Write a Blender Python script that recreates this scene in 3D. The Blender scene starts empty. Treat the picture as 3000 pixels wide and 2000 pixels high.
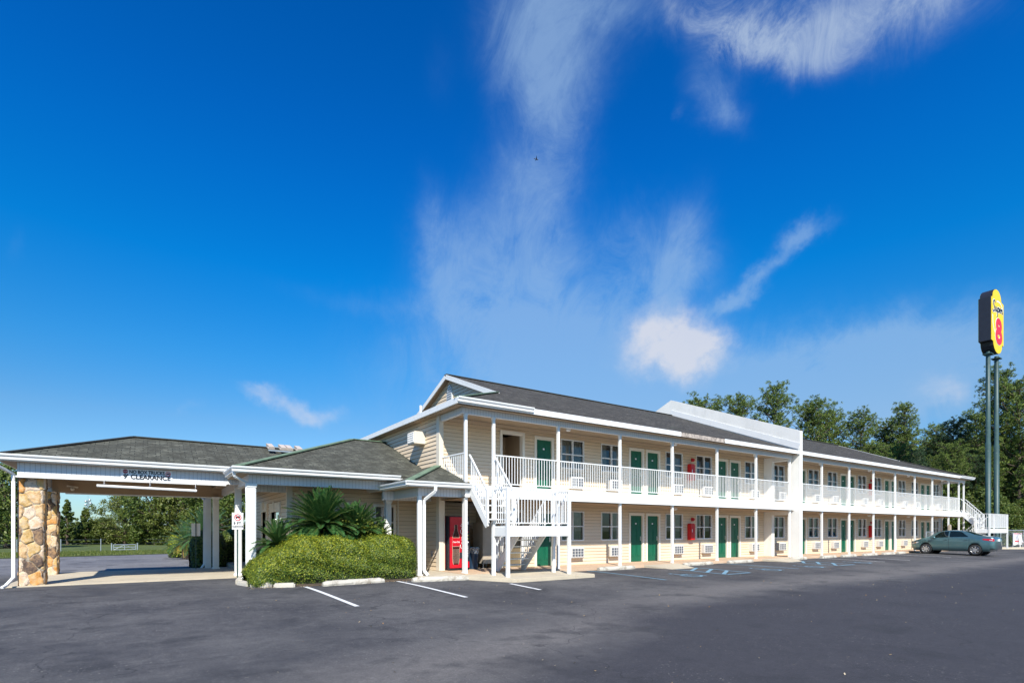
import bpy, bmesh, math, random
import numpy as np
from mathutils import Vector, Matrix
random.seed(7); rng = np.random.default_rng(7)
S = bpy.context.scene; COL = S.collection
# World axes: X runs along the motel front, Y into the building, Z up; camera stands at the origin.
W = {}
# ---------------------------------------------------------------- helpers
def tag(o, label=None, cat=None, group=None, kind=None):
    if label: o['label'] = label
    if cat: o['category'] = cat
    if group: o['group'] = group
    if kind: o['kind'] = kind
    return o
def empty(name, loc, label=None, cat=None, group=None, parent=None):
    o = bpy.data.objects.new(name, None); COL.objects.link(o); o.empty_display_size = .3
    loc = Vector(loc); W[o] = loc
    if parent: o.parent = parent; o.location = loc - W[parent]
    else: o.location = loc
    return tag(o, label, cat, group)
def kids(o): return list(KID.get(o, []))
KID = {}
def put(o, parent, org):
    COL.objects.link(o); W[o] = Vector(org)
    if parent is not None:
        o.parent = parent; o.location = W[o] - W[parent]; KID.setdefault(parent, []).append(o)
    else: o.location = W[o]
    return o
def copy_tree(o, parent=None, loc=None, rz=None, scale=None):
    c = o.copy(); COL.objects.link(c); c.parent = parent
    if loc is not None: c.location = loc
    if rz is not None: c.rotation_euler.z = rz
    if scale is not None: c.scale = scale
    W[c] = Vector(c.location) + (W[parent] if parent else Vector((0,0,0)))
    for ch in kids(o):
        d = copy_tree(ch, c); KID.setdefault(c, []).append(d)
    return c
class MB:
    def __init__(s): s.v=[]; s.f=[]; s.m=[]; s.uv=[]; s.sm=[]
    def face(s, pts, m=0, uv=None, smooth=False):
        i=len(s.v); s.v += [tuple(p) for p in pts]; s.f.append(list(range(i,i+len(pts)))); s.m.append(m)
        s.uv.append(uv or [(0,0)]*len(pts)); s.sm.append(smooth)
    def mesh(s, vs, fs, m=0, smooth=False):
        i=len(s.v); s.v += [tuple(p) for p in vs]
        for f in fs: s.f.append([i+k for k in f]); s.m.append(m); s.uv.append([(0,0)]*len(f)); s.sm.append(smooth)
    def box(s, x0,x1,y0,y1,z0,z1, m=0):
        v=[(x,y,z) for z in (z0,z1) for y in (y0,y1) for x in (x0,x1)]
        s.mesh(v,[(0,2,3,1),(4,5,7,6),(0,1,5,4),(2,6,7,3),(0,4,6,2),(1,3,7,5)],m)
    def beam(s, a, b, w, h, m=0, up=(0,0,1)):
        a=Vector(a);b=Vector(b);d=(b-a).normalized();up=Vector(up)
        sd=d.cross(up)
        if sd.length<1e-4: sd=d.cross(Vector((1,0,0)))
        sd.normalize(); u=sd.cross(d).normalized(); v=[]
        for p in (a,b):
            for i,j in ((-1,-1),(1,-1),(1,1),(-1,1)): v.append(p+sd*(i*w/2)+u*(j*h/2))
        s.mesh(v,[(3,2,1,0),(4,5,6,7),(0,1,5,4),(1,2,6,5),(2,3,7,6),(3,0,4,7)],m)
    def tube(s, path, r, n=8, m=0, cap=True, smooth=True):
        P=[Vector(p) for p in path]; R=r if isinstance(r,(list,tuple)) else [r]*len(P); rings=[]; ref=None
        for i,p in enumerate(P):
            d=(P[min(i+1,len(P)-1)]-P[max(i-1,0)]).normalized()
            if ref is None: ref = Vector((0,0,1)) if abs(d.z)<.9 else Vector((1,0,0))
            a=d.cross(ref).normalized(); b=d.cross(a).normalized(); ref = -b if False else ref
            rings.append([p+(a*math.cos(2*math.pi*k/n)+b*math.sin(2*math.pi*k/n))*R[i] for k in range(n)])
        vs=[q for r_ in rings for q in r_]; fs=[]
        for i in range(len(P)-1):
            for k in range(n): fs.append((i*n+k,i*n+(k+1)%n,(i+1)*n+(k+1)%n,(i+1)*n+k))
        s.mesh(vs,fs,m,smooth)
        if cap: s.mesh(rings[0],[tuple(range(n))],m); s.mesh(rings[-1],[tuple(range(n-1,-1,-1))],m)
    def prism(s, poly, axis, a, b, m=0):
        """poly: 2D points; axis 'x': poly=(y,z); 'y': poly=(x,z); 'z': poly=(x,y)"""
        def P(p,t): return {'x':(t,p[0],p[1]),'y':(p[0],t,p[1]),'z':(p[0],p[1],t)}[axis]
        n=len(poly); v=[P(p,a) for p in poly]+[P(p,b) for p in poly]
        s.mesh(v,[tuple(range(n-1,-1,-1)),tuple(range(n,2*n))]+[(i,(i+1)%n,(i+1)%n+n,i+n) for i in range(n)],m)
    def lathe(s, prof, c=(0,0,0), n=24, m=0, axis='z', smooth=True):
        vs=[];fs=[]
        for r,z in prof:
            for k in range(n):
                a=2*math.pi*k/n; x,y=r*math.cos(a),r*math.sin(a)
                p={'z':(x,y,z),'x':(z,x,y),'y':(x,z,y)}[axis]; vs.append((p[0]+c[0],p[1]+c[1],p[2]+c[2]))
        for i in range(len(prof)-1):
            for k in range(n): fs.append((i*n+k,i*n+(k+1)%n,(i+1)*n+(k+1)%n,(i+1)*n+k))
        s.mesh(vs,fs,m,smooth)
    def build(s, name, mat, parent=None, org=None, bevel=0):
        if org is None: org = W[parent] if parent is not None else (0,0,0)
        me=bpy.data.meshes.new(name); org=Vector(org)
        me.from_pydata([Vector(v)-org for v in s.v],[],s.f)
        mats = mat if isinstance(mat,(list,tuple)) else [mat]
        for m in mats: me.materials.append(m)
        me.polygons.foreach_set('material_index', s.m); me.polygons.foreach_set('use_smooth', s.sm)
        ul=me.uv_layers.new(name='UVMap'); ul.data.foreach_set('uv',[c for f in s.uv for p in f for c in p])
        bm=bmesh.new(); bm.from_mesh(me)
        if bevel: 
            bmesh.ops.remove_doubles(bm,verts=bm.verts,dist=1e-5)
            bmesh.ops.bevel(bm,geom=[e for e in bm.edges if e.is_manifold and e.calc_face_angle(0)>.5],offset=bevel,segments=2,affect='EDGES')
        bmesh.ops.recalc_face_normals(bm,faces=bm.faces); bm.to_mesh(me); bm.free()
        return put(bpy.data.objects.new(name, me), parent, org)
def pieces(name, mat, parent, *fns, **k):
    o=None
    for f in fns:
        m=MB(); f(m); o=m.build(name,mat,parent,**k)
    return o
def leafmesh(name, C, A, B, mat, parent=None, org=(0,0,0), matidx=None):
    n=len(C); C=C-np.array(org)
    V=np.stack([C-A,C-B,C+A,C+B],1).reshape(-1,3).astype(np.float32)
    me=bpy.data.meshes.new(name); me.vertices.add(4*n); me.vertices.foreach_set('co',V.ravel())
    me.loops.add(4*n); me.loops.foreach_set('vertex_index',np.arange(4*n,dtype=np.int32))
    me.polygons.add(n); me.polygons.foreach_set('loop_start',np.arange(0,4*n,4,dtype=np.int32))
    for m in (mat if isinstance(mat,(list,tuple)) else [mat]): me.materials.append(m)
    if matidx is not None: me.polygons.foreach_set('material_index',matidx.astype(np.int32))
    me.update(calc_edges=True); me.validate()
    return put(bpy.data.objects.new(name, me), parent, org)
def unit(a): return a/np.maximum(np.linalg.norm(a,axis=-1,keepdims=True),1e-9)
def rdir(n): return unit(rng.normal(size=(n,3)))
def textmesh(name, body, size, loc, mat, parent, shear=0, extrude=.004, rot=(math.pi/2,0,0), sx=1, align='CENTER', bold=0):
    cu=bpy.data.curves.new(name,'FONT'); cu.body=body; cu.size=size; cu.shear=shear; cu.extrude=extrude; cu.align_x=align; cu.align_y='CENTER'
    o=bpy.data.objects.new(name,cu); COL.objects.link(o)
    dg=bpy.context.evaluated_depsgraph_get(); me=bpy.data.meshes.new_from_object(o.evaluated_get(dg))
    bpy.data.objects.remove(o); me.materials.clear(); me.materials.append(mat); me.name=name
    if bold:
        bm=bmesh.new(); bm.from_mesh(me); b0=bm.copy(); 
        for k,(dx,dy) in enumerate(((-bold,0),(bold,0),(0,bold),(0,-bold))):
            t=b0.copy(); bmesh.ops.translate(t,verts=t.verts,vec=(dx,dy,.0004*(k+1))); tm=bpy.data.meshes.new('t'); t.to_mesh(tm); bm.from_mesh(tm); bpy.data.meshes.remove(tm); t.free()
        bm.to_mesh(me); bm.free(); b0.free()
    r=put(bpy.data.objects.new(name,me),parent,loc); r.rotation_euler=rot; r.scale=(sx,1,1); return r
# ---------------------------------------------------------------- materials
M={}
def newmat(n):
    m=bpy.data.materials.new(n); m.use_nodes=True; M[n]=m; nt=m.node_tree; return m,nt,nt.nodes['Principled BSDF']
def N(nt,t,**k):
    n=nt.nodes.new(t)
    for a,b in k.items(): setattr(n,a,b)
    return n
def L(nt,a,b): nt.links.new(a,b)
def c4(c): return (c[0],c[1],c[2],1)
def noise(nt,scale,detail=4,rough=.55,vec=None,sc=(1,1,1),coord='Object'):
    if vec is None:
        tc=N(nt,'ShaderNodeTexCoord'); mp=N(nt,'ShaderNodeMapping'); mp.inputs['Scale'].default_value=sc
        L(nt,tc.outputs[coord],mp.inputs[0]); vec=mp.outputs[0]
    n=N(nt,'ShaderNodeTexNoise'); n.inputs['Scale'].default_value=scale; n.inputs['Detail'].default_value=detail; n.inputs['Roughness'].default_value=rough
    L(nt,vec,n.inputs['Vector']); return n.outputs['Fac']
def ramp(nt,fac,stops):
    r=N(nt,'ShaderNodeValToRGB'); e=r.color_ramp.elements
    while len(e)<len(stops): e.new(.5)
    for i,(p,c) in enumerate(stops): e[i].position=p; e[i].color=c4(c)
    L(nt,fac,r.inputs[0]); return r.outputs[0]
def mixc(nt,f,a,b,mode='MIX'):
    m=N(nt,'ShaderNodeMix',data_type='RGBA',blend_type=mode)
    for i,x in ((0,f),(6,a),(7,b)):
        if isinstance(x,(int,float)): m.inputs[i].default_value=x
        elif isinstance(x,tuple): m.inputs[i].default_value=c4(x)
        else: L(nt,x,m.inputs[i])
    return m.outputs[2]
def math_(nt,op,a,b=None,c=None):
    m=N(nt,'ShaderNodeMath',operation=op)
    for i,x in enumerate((a,b,c)):
        if x is None: continue
        if isinstance(x,(int,float)): m.inputs[i].default_value=x
        else: L(nt,x,m.inputs[i])
    return m.outputs[0]
def bump(nt,bs,h,st=.3,d=.02):
    b=N(nt,'ShaderNodeBump'); b.inputs['Strength'].default_value=st; b.inputs['Distance'].default_value=d
    L(nt,h,b.inputs['Height']); L(nt,b.outputs[0],bs.inputs['Normal'])
def plain(n,c,rough=.5,metal=0,var=.12,vs=3,bmp=0,spec=.5,dirt=None):
    m,nt,b=newmat(n); f=noise(nt,vs,5)
    lo=tuple(x*(1-var) for x in c); hi=tuple(min(1,x*(1+var)) for x in c)
    col=ramp(nt,f,[(.3,lo),(.7,hi)])
    if dirt:
        g=noise(nt,dirt[1],8,.7,sc=dirt[3] if len(dirt)>3 else (1,1,1)); g=ramp(nt,g,[(dirt[2],(0,0,0)),(dirt[2]+.15,(1,1,1))]); col=mixc(nt,g,col,dirt[0])
    L(nt,col,b.inputs['Base Color']); b.inputs['Roughness'].default_value=rough; b.inputs['Metallic'].default_value=metal
    b.inputs['Specular IOR Level'].default_value=spec
    if bmp: bump(nt,b,noise(nt,40,4),bmp,.01)
    return m
plain('white',(.79,.79,.77),.45,var=.04,vs=1.5,dirt=((.60,.58,.53),5,.60))
plain('fascia',(.78,.79,.78),.5,var=.03,dirt=((.50,.50,.47),9,.56,(.25,1,1)))
plain('rotten',(.42,.36,.31),.8,var=.3,vs=6,dirt=((.10,.08,.07),7,.5))
plain('stucco',(.80,.78,.73),.85,var=.06,vs=1.2,bmp=.5,dirt=((.68,.67,.63),.8,.52,(1,1,.35)))
plain('cream',(.70,.62,.50),.6,var=.03)
plain('soffit',(.38,.27,.17),.6,var=.05)
plain('frame',(.76,.70,.60),.5,var=.03)
plain('winframe',(.72,.72,.70),.4,var=.03)
plain('green',(.003,.105,.052),.42,var=.12,vs=2)
plain('brown',(.17,.13,.075),.6,var=.2)
plain('dark',(.012,.012,.014),.6,var=.2)
plain('black',(.02,.021,.03),.45,var=.1)
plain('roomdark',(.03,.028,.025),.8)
plain('curtain',(.52,.45,.34),.9,var=.15,vs=8)
plain('acmetal',(.62,.61,.58),.5,var=.08,dirt=((.38,.34,.28),6,.62))
plain('acgrey',(.33,.34,.36),.5,var=.2,vs=8)
plain('coildark',(.10,.11,.13),.5,var=.4,vs=14)
plain('lightbox',(.50,.43,.37),.6)
plain('steel',(.45,.46,.47),.35,metal=.8)
plain('brass',(.6,.58,.5),.3,metal=.9)
plain('red',(.55,.012,.014),.3,var=.08)
plain('vred',(.50,.006,.018),.28,var=.08)
plain('signred',(.72,.02,.035),.4,var=.03)
plain('signyellow',(.86,.60,.0),.4,var=.03)
plain('signwhite',(.82,.82,.82),.35,var=.02)
plain('letter',(.02,.02,.025),.4,var=.05)
plain('stopred',(.32,.02,.04),.4,var=.05)
plain('polegreen',(.035,.075,.072),.5,var=.25,vs=1.2,dirt=((.14,.17,.17),5,.58))
plain('postgreen',(.012,.05,.035),.5)
plain('binblue',(.018,.045,.09),.35,var=.1)
plain('beige',(.46,.39,.30),.55,var=.08)
plain('bottle',(.05,.008,.006),.25,var=.3,vs=9)
plain('rubber',(.018,.018,.018),.7)
plain('alloy',(.62,.63,.64),.25,metal=.8,var=.05)
plain('trunk',(.10,.075,.055),.9,var=.35,vs=5,bmp=.6)
plain('deadfrond',(.36,.20,.045),.8,var=.4,vs=9)
plain('soil',(.085,.060,.038),.95,var=.5,vs=6,bmp=.8,dirt=((.22,.14,.07),22,.6))
plain('galv',(.42,.46,.48),.4,metal=.5)
plain('yellow',(.8,.6,.02),.4)
m,nt,b=newmat('plastic'); b.inputs['Base Color'].default_value=(.75,.78,.8,1); b.inputs['Roughness'].default_value=.2; b.inputs['Transmission Weight'].default_value=.55; b.inputs['Alpha'].default_value=.7
# siding
m,nt,b=newmat('siding'); f=noise(nt,1.3,5,sc=(.4,.4,3)); col=ramp(nt,f,[(.3,(.68,.535,.365)),(.7,(.75,.60,.425))])
g=ramp(nt,noise(nt,3.2,8,.7),[(.62,(0,0,0)),(.8,(1,1,1))]); col=mixc(nt,math_(nt,'MULTIPLY',g,.35),col,(.50,.40,.28)); L(nt,col,b.inputs['Base Color']); b.inputs['Roughness'].default_value=.42
plain('seam_shade',(.30,.21,.13),.8)  # dark tone paints the shadow line under each siding lap
# vertical beadboard (grooves every 95 mm, across the horizontal run)
m,nt,b=newmat('bead'); tc=N(nt,'ShaderNodeTexCoord'); sp=N(nt,'ShaderNodeSeparateXYZ'); L(nt,tc.outputs['Object'],sp.inputs[0])
a=math_(nt,'ADD',sp.outputs[0],sp.outputs[1]); a=math_(nt,'FRACT',math_(nt,'DIVIDE',a,.105)); a=math_(nt,'ABSOLUTE',math_(nt,'SUBTRACT',a,.5)); g=math_(nt,'GREATER_THAN',a,.455)
L(nt,mixc(nt,g,(.66,.67,.68),(.40,.40,.40)),b.inputs['Base Color']); b.inputs['Roughness'].default_value=.5
# shingles via UV (metres)
def shingle(n,c1,c2,mort,moss,mth):
    m,nt,b=newmat(n); uv=N(nt,'ShaderNodeUVMap'); br=N(nt,'ShaderNodeTexBrick'); L(nt,uv.outputs[0],br.inputs['Vector'])
    br.inputs['Scale'].default_value=1; br.inputs['Brick Width'].default_value=.32; br.inputs['Row Height'].default_value=.145; br.inputs['Mortar Size'].default_value=.011
    br.inputs['Color1'].default_value=c4(c1); br.inputs['Color2'].default_value=c4(c2); br.inputs['Mortar'].default_value=c4(mort); br.offset=.37; br.inputs['Mortar Smooth'].default_value=.4
    nz=noise(nt,2.4,9,.72,sc=(1,1,1)); col=mixc(nt,ramp(nt,nz,[(.42,(0,0,0)),(.58,(1,1,1))]),br.outputs['Color'],tuple(x*.42 for x in c1))
    nz2=noise(nt,7,6,.75); col=mixc(nt,.7,col,ramp(nt,nz2,[(.35,(.62,.62,.62)),(.65,(1.35,1.35,1.35))]),'MULTIPLY')
    gr=noise(nt,70,3,.8); col=mixc(nt,.4,col,ramp(nt,gr,[(.3,(.2,.2,.2)),(.7,(1.0,1.0,1.0))]),'MULTIPLY')
    ms=noise(nt,.7,7,.7); col=mixc(nt,ramp(nt,ms,[(mth,(0,0,0)),(mth+.14,(1,1,1))]),col,moss)
    L(nt,col,b.inputs['Base Color']); b.inputs['Roughness'].default_value=.9; b.inputs['Specular IOR Level'].default_value=.2
    bump(nt,b,br.outputs['Fac'],.6,-.02); return m
shingle('shingle_dark',(.135,.125,.108),(.075,.070,.062),(.012,.011,.010),(.070,.085,.060),.60)
shingle('shingle_green',(.165,.165,.130),(.092,.095,.078),(.022,.024,.02),(.16,.185,.11),.62)
plain('ridgecap',(.13,.19,.12),.9,var=.3,vs=6)
plain('ridgedark',(.05,.055,.05),.9,var=.3,vs=6)
# concrete
def conc(n,c,st,th=.58):
    m,nt,b=newmat(n); col=ramp(nt,noise(nt,1.2,7,.6),[(.3,tuple(x*.86 for x in c)),(.7,tuple(x*1.08 for x in c))])
    g=ramp(nt,noise(nt,4,8,.7),[(th,(0,0,0)),(th+.14,(1,1,1))]); col=mixc(nt,g,col,st)
    col=mixc(nt,.35,col,ramp(nt,noise(nt,60,3,.7),[(.3,(.5,.5,.5)),(.7,(1,1,1))]),'MULTIPLY')
    L(nt,col,b.inputs['Base Color']); b.inputs['Roughness'].default_value=.9; bump(nt,b,noise(nt,35,5,.7),.4,.015)
conc('concrete',(.58,.50,.37),(.42,.34,.24)); conc('walk',(.62,.44,.29),(.52,.36,.22)); conc('stopconc',(.56,.52,.44),(.30,.26,.20),.52)
# asphalt
m,nt,b=newmat('asphalt'); tc=N(nt,'ShaderNodeTexCoord'); sp=N(nt,'ShaderNodeSeparateXYZ'); L(nt,tc.outputs['Object'],sp.inputs[0])
X,Y=sp.outputs[0],sp.outputs[1]
base=ramp(nt,noise(nt,.35,8,.65),[(.36,(.058,.057,.062)),(.62,(.125,.120,.118))])
# worn lane between the stalls and the resealed strip nearer the road
wob=math_(nt,'MULTIPLY',math_(nt,'SUBTRACT',noise(nt,.30,6,.6),.5),3.2)
edge=math_(nt,'MINIMUM',math_(nt,'ADD',math_(nt,'MULTIPLY',X,.85),.9),7.1)
d=math_(nt,'SUBTRACT',math_(nt,'ADD',Y,wob),edge)
mr=N(nt,'ShaderNodeMapRange'); mr.inputs[1].default_value=-.7; mr.inputs[2].default_value=.9; L(nt,d,mr.inputs[0])
seal=mixc(nt,noise(nt,.6,5),(.046,.045,.052),(.061,.059,.066))
col=mixc(nt,mr.outputs[0],seal,base)
# traffic-worn brighter band
d2=math_(nt,'ABSOLUTE',math_(nt,'SUBTRACT',math_(nt,'ADD',Y,math_(nt,'MULTIPLY',wob,.6)),math_(nt,'MINIMUM',math_(nt,'ADD',math_(nt,'MULTIPLY',X,.35),4.3),8.3)))
mr2=N(nt,'ShaderNodeMapRange'); mr2.inputs[1].default_value=1.6; mr2.inputs[2].default_value=.2; L(nt,d2,mr2.inputs[0])
wf=math_(nt,'MULTIPLY',math_(nt,'MULTIPLY',mr2.outputs[0],mr.outputs[0]),.75); col=mixc(nt,wf,col,(.185,.17,.158))
# back lot beyond the canopy is older and paler
mr3=N(nt,'ShaderNodeMapRange'); mr3.inputs[1].default_value=23; mr3.inputs[2].default_value=27; L(nt,Y,mr3.inputs[0])
col=mixc(nt,mr3.outputs[0],col,ramp(nt,noise(nt,.25,7,.6),[(.3,(.15,.148,.16)),(.7,(.25,.24,.24))]))
# scuffs, aggregate and light flecks
sc=noise(nt,2.6,10,.78,sc=(1,.8,1)); scm=math_(nt,'MULTIPLY',ramp(nt,sc,[(.52,(0,0,0)),(.70,(1,1,1))]),math_(nt,'MULTIPLY_ADD',mr.outputs[0],.30,.07)); col=mixc(nt,scm,col,(.20,.19,.18))
st=noise(nt,.9,7,.6,sc=(1,1,1)); col=mixc(nt,math_(nt,'MULTIPLY',ramp(nt,st,[(.54,(0,0,0)),(.66,(1,1,1))]),.6),col,(.036,.036,.040))
fl=noise(nt,22,5,.75,sc=(1,.8,1)); fm=ramp(nt,noise(nt,.5,4),[(.45,(0,0,0)),(.6,(1,1,1))]); col=mixc(nt,math_(nt,'MULTIPLY',ramp(nt,fl,[(.615,(0,0,0)),(.64,(1,1,1))]),fm),col,(.30,.28,.25))
mg=noise(nt,7,7,.8,sc=(1,.8,1)); col=mixc(nt,.55,col,ramp(nt,mg,[(.3,(.55,.55,.56)),(.7,(1.3,1.3,1.28))]),'MULTIPLY')
ag=noise(nt,38,4,.85); col=mixc(nt,.75,col,ramp(nt,ag,[(.25,(.35,.35,.35)),(.75,(1.25,1.25,1.25))]),'MULTIPLY')
vo=N(nt,'ShaderNodeTexVoronoi',feature='DISTANCE_TO_EDGE'); vo.inputs['Scale'].default_value=.22; wv=N(nt,'ShaderNodeMapping'); 
nn=N(nt,'ShaderNodeTexNoise'); nn.inputs['Scale'].default_value=1.5; L(nt,tc.outputs['Object'],nn.inputs['Vector']); va=N(nt,'ShaderNodeVectorMath',operation='MULTIPLY_ADD'); L(nt,nn.outputs['Color'],va.inputs[0]); va.inputs[1].default_value=(1.2,1.2,0); L(nt,tc.outputs['Object'],va.inputs[2]); L(nt,va.outputs[0],vo.inputs['Vector'])
cr=math_(nt,'LESS_THAN',vo.outputs['Distance'],.0022); col=mixc(nt,math_(nt,'MULTIPLY',cr,.5),col,(.02,.02,.022))
L(nt,col,b.inputs['Base Color']); b.inputs['Roughness'].default_value=.85; b.inputs['Specular IOR Level'].default_value=.35; bump(nt,b,noise(nt,60,4,.8),.5,.012)
def paint(n,c):
    m,nt,b=newmat(n); g=ramp(nt,noise(nt,7,8,.75),[(.56,(0,0,0)),(.68,(1,1,1))]); L(nt,mixc(nt,math_(nt,'MULTIPLY',g,.75),c,(.09,.09,.095)),b.inputs['Base Color']); b.inputs['Roughness'].default_value=.8
paint('paintwhite',(.72,.72,.70)); paint('paintblue',(.17,.31,.40)); 
m,nt,b=newmat('grass'); col=ramp(nt,noise(nt,.4,7,.7),[(.3,(.055,.085,.012)),(.7,(.13,.17,.035))]); col=mixc(nt,.5,col,ramp(nt,noise(nt,30,4,.8),[(.3,(.4,.4,.4)),(.7,(1.2,1.2,1.2))]),'MULTIPLY'); L(nt,col,b.inputs['Base Color']); b.inputs['Roughness'].default_value=.95; bump(nt,b,noise(nt,25,4,.8),1,.05)
# leaves
def leaf(n,stops,trans=.3,rough=.5,spec=.4):
    m,nt,b=newmat(n); g=N(nt,'ShaderNodeNewGeometry'); col=ramp(nt,g.outputs['Random Per Island'],stops)
    L(nt,col,b.inputs['Base Color']); b.inputs['Roughness'].default_value=rough; b.inputs['Specular IOR Level'].default_value=spec
    t=N(nt,'ShaderNodeBsdfTranslucent'); L(nt,col,t.inputs['Color']); mx=N(nt,'ShaderNodeMixShader'); mx.inputs[0].default_value=trans
    L(nt,b.outputs[0],mx.inputs[1]); L(nt,t.outputs[0],mx.inputs[2]); L(nt,mx.outputs[0],nt.nodes['Material Output'].inputs['Surface'])
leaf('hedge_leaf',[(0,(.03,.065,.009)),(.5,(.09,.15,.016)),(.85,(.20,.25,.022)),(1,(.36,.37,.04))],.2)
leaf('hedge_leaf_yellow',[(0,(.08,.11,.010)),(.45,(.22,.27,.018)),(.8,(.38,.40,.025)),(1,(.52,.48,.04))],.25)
leaf('pine_leaf',[(0,(.042,.085,.018)),(.5,(.105,.165,.032)),(1,(.27,.33,.06))],.18,.6)
leaf('pine_leaf_dark',[(0,(.02,.055,.025)),(.6,(.05,.10,.04)),(1,(.10,.16,.055))],.2,.6)
leaf('oak_leaf',[(0,(.04,.075,.015)),(.5,(.095,.145,.025)),(1,(.19,.22,.045))],.28,.5)
leaf('oak_leaf_light',[(0,(.07,.10,.018)),(.5,(.13,.17,.03)),(1,(.22,.23,.06))],.25,.5)
leaf('cycad_leaf',[(0,(.016,.06,.016)),(.5,(.04,.12,.03)),(1,(.10,.19,.055))],.15,.28,.8)
leaf('cycad_yellow',[(0,(.20,.14,.015)),(.5,(.18,.20,.02)),(1,(.35,.17,.03))],.2,.5)
leaf('creeper',[(0,(.05,.09,.012)),(.5,(.12,.17,.02)),(1,(.26,.28,.03))],.3,.5)
# glass: thin pane, part see-through, part mirror
m,nt,b=newmat('glass'); nt.nodes.remove(b); tr=N(nt,'ShaderNodeBsdfTransparent'); tr.inputs[0].default_value=(.62,.66,.66,1); gl=N(nt,'ShaderNodeBsdfGlossy'); gl.inputs['Roughness'].default_value=.02
fr=N(nt,'ShaderNodeFresnel'); fr.inputs[0].default_value=1.6; mx=N(nt,'ShaderNodeMixShader'); L(nt,math_(nt,'MULTIPLY_ADD',fr.outputs[0],1.0,.06),mx.inputs[0]); L(nt,tr.outputs[0],mx.inputs[1]); L(nt,gl.outputs[0],mx.inputs[2]); L(nt,mx.outputs[0],nt.nodes['Material Output'].inputs[0])
m,nt,b=newmat('carglass'); b.inputs['Base Color'].default_value=(.006,.012,.012,1); b.inputs['Roughness'].default_value=.03; b.inputs['Specular IOR Level'].default_value=.55
m,nt,b=newmat('carpaint'); b.inputs['Base Color'].default_value=(.10,.20,.21,1); b.inputs['Roughness'].default_value=.28; b.inputs['Metallic'].default_value=.6; b.inputs['Coat Weight'].default_value=1; b.inputs['Coat Roughness'].default_value=.04
m,nt,b=newmat('lens_red'); b.inputs['Base Color'].default_value=(.5,.01,.02,1); b.inputs['Roughness'].default_value=.08
m,nt,b=newmat('lens_amber'); b.inputs['Base Color'].default_value=(.8,.35,.06,1); b.inputs['Roughness'].default_value=.08
m,nt,b=newmat('lens_clear'); b.inputs['Base Color'].default_value=(.7,.7,.7,1); b.inputs['Roughness'].default_value=.08; b.inputs['Metallic'].default_value=.4
# stones
def stonemat(n,c,c2):
    m,nt,b=newmat(n); col=ramp(nt,noise(nt,6,9,.75),[(.36,tuple(x*.62 for x in c)),(.46,c),(.56,tuple((x+y)/2 for x,y in zip(c,c2))),(.66,c2)]); L(nt,col,b.inputs['Base Color']); b.inputs['Roughness'].default_value=.85; bump(nt,b,noise(nt,18,6,.7),.8,.02); return m
STONES=[stonemat('stone_tan',(.60,.38,.18),(.70,.54,.36)),stonemat('stone_orange',(.58,.27,.07),(.62,.44,.24)),stonemat('stone_brown',(.12,.08,.06),(.45,.27,.13)),stonemat('stone_pale',(.70,.56,.42),(.60,.36,.18)),stonemat('stone_gold',(.54,.34,.12),(.64,.50,.32)),stonemat('mortar',(.34,.29,.22),(.40,.34,.26))]
# ---------------------------------------------------------------- ground
def ss(a,b,x):
    t=min(1,max(0,(x-a)/(b-a))); return t*t*(3-2*t)
def g(u,v): return .08*ss(9,14,v)-.06*ss(17,19,v)*(1-ss(5,6.5,u))-.07*ss(21,27,v)
def vend(u): return min(44,40.9+.27*(u+6.1)) if u<4 else 43.6
gm=MB(); us=[-70,-50,-35,-25,-18,-12]+[x for x in range(-8,62,2)]+[70,85,110]; vs=[-40,-20,-8,-3,0,3,6,8]+[8.5+.5*i for i in range(1,40)]+[30,34,38,50]
idx={}
V_=[];F_=[]
for j,v in enumerate(vs):
    for i,u in enumerate(us):
        vv=min(v,vend(u)); V_.append((u,vv,g(u,vv)))
for j in range(len(vs)-1):
    for i in range(len(us)-1):
        n=len(us); F_.append((j*n+i,j*n+i+1,(j+1)*n+i+1,(j+1)*n+i))
gm.mesh(V_,F_,0,True); tag(gm.build('parking_lot',M['asphalt']),kind='structure')
gb=MB(); gb.face([(-1500,-1500,-.16),(1500,-1500,-.16),(1500,1500,-.16),(-1500,1500,-.16)]); tag(gb.build('ground',M['grass']),kind='structure')
# grass verge beyond the rear lot
gv=MB(); gv.face([(-90,34.8,-.03),(-40,35.5,-.03),(-18,38.2,-.03),(-6.1,40.8,-.03),(.9,42.7,-.03),(6,44,-.03),(60,44,-.03),(60,140,-.03),(-90,140,-.03)]); tag(gv.build('grass_verge',M['grass']),kind='structure')
n=26000; C=np.stack([rng.uniform(-16,3.5,n),rng.uniform(38.5,50,n),np.full(n,0)],1); C=C[(C[:,1]>40.85+.27*(C[:,0]+6.1))]; n=len(C); hh=rng.uniform(.03,.09,n); A=np.stack([rng.normal(0,.02,n),rng.normal(0,.02,n),hh],1); Bq=unit(np.stack([rng.normal(size=n),rng.normal(size=n),np.zeros(n)],1))*.012
C[:,2]=-.03+hh*.8; leaf('grass_blade',[(0,(.06,.10,.012)),(.6,(.13,.17,.03)),(1,(.24,.24,.07))]); tag(leafmesh('grass',C,A,Bq,M['grass_blade']),kind='stuff',label='mown green grass strip behind the rear parking lot',cat='grass')
def marking(name,pts,mat,dz=.006):
    # ribbon along a list of points with half width
    m=MB()
    for (a,b,w) in pts:
        a=Vector((a[0],a[1]));b=Vector((b[0],b[1]));k=max(1,int((b-a).length/.5)); d=(b-a).normalized(); p=Vector((-d.y,d.x))*w/2
        for i in range(k):
            q0=a.lerp(b,i/k);q1=a.lerp(b,(i+1)/k); c=[q0-p,q1-p,q1+p,q0+p]; m.face([(q.x,q.y,g(q.x,q.y)+dz+.004) for q in c])
    return tag(m.build(name,mat),kind='structure')
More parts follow.
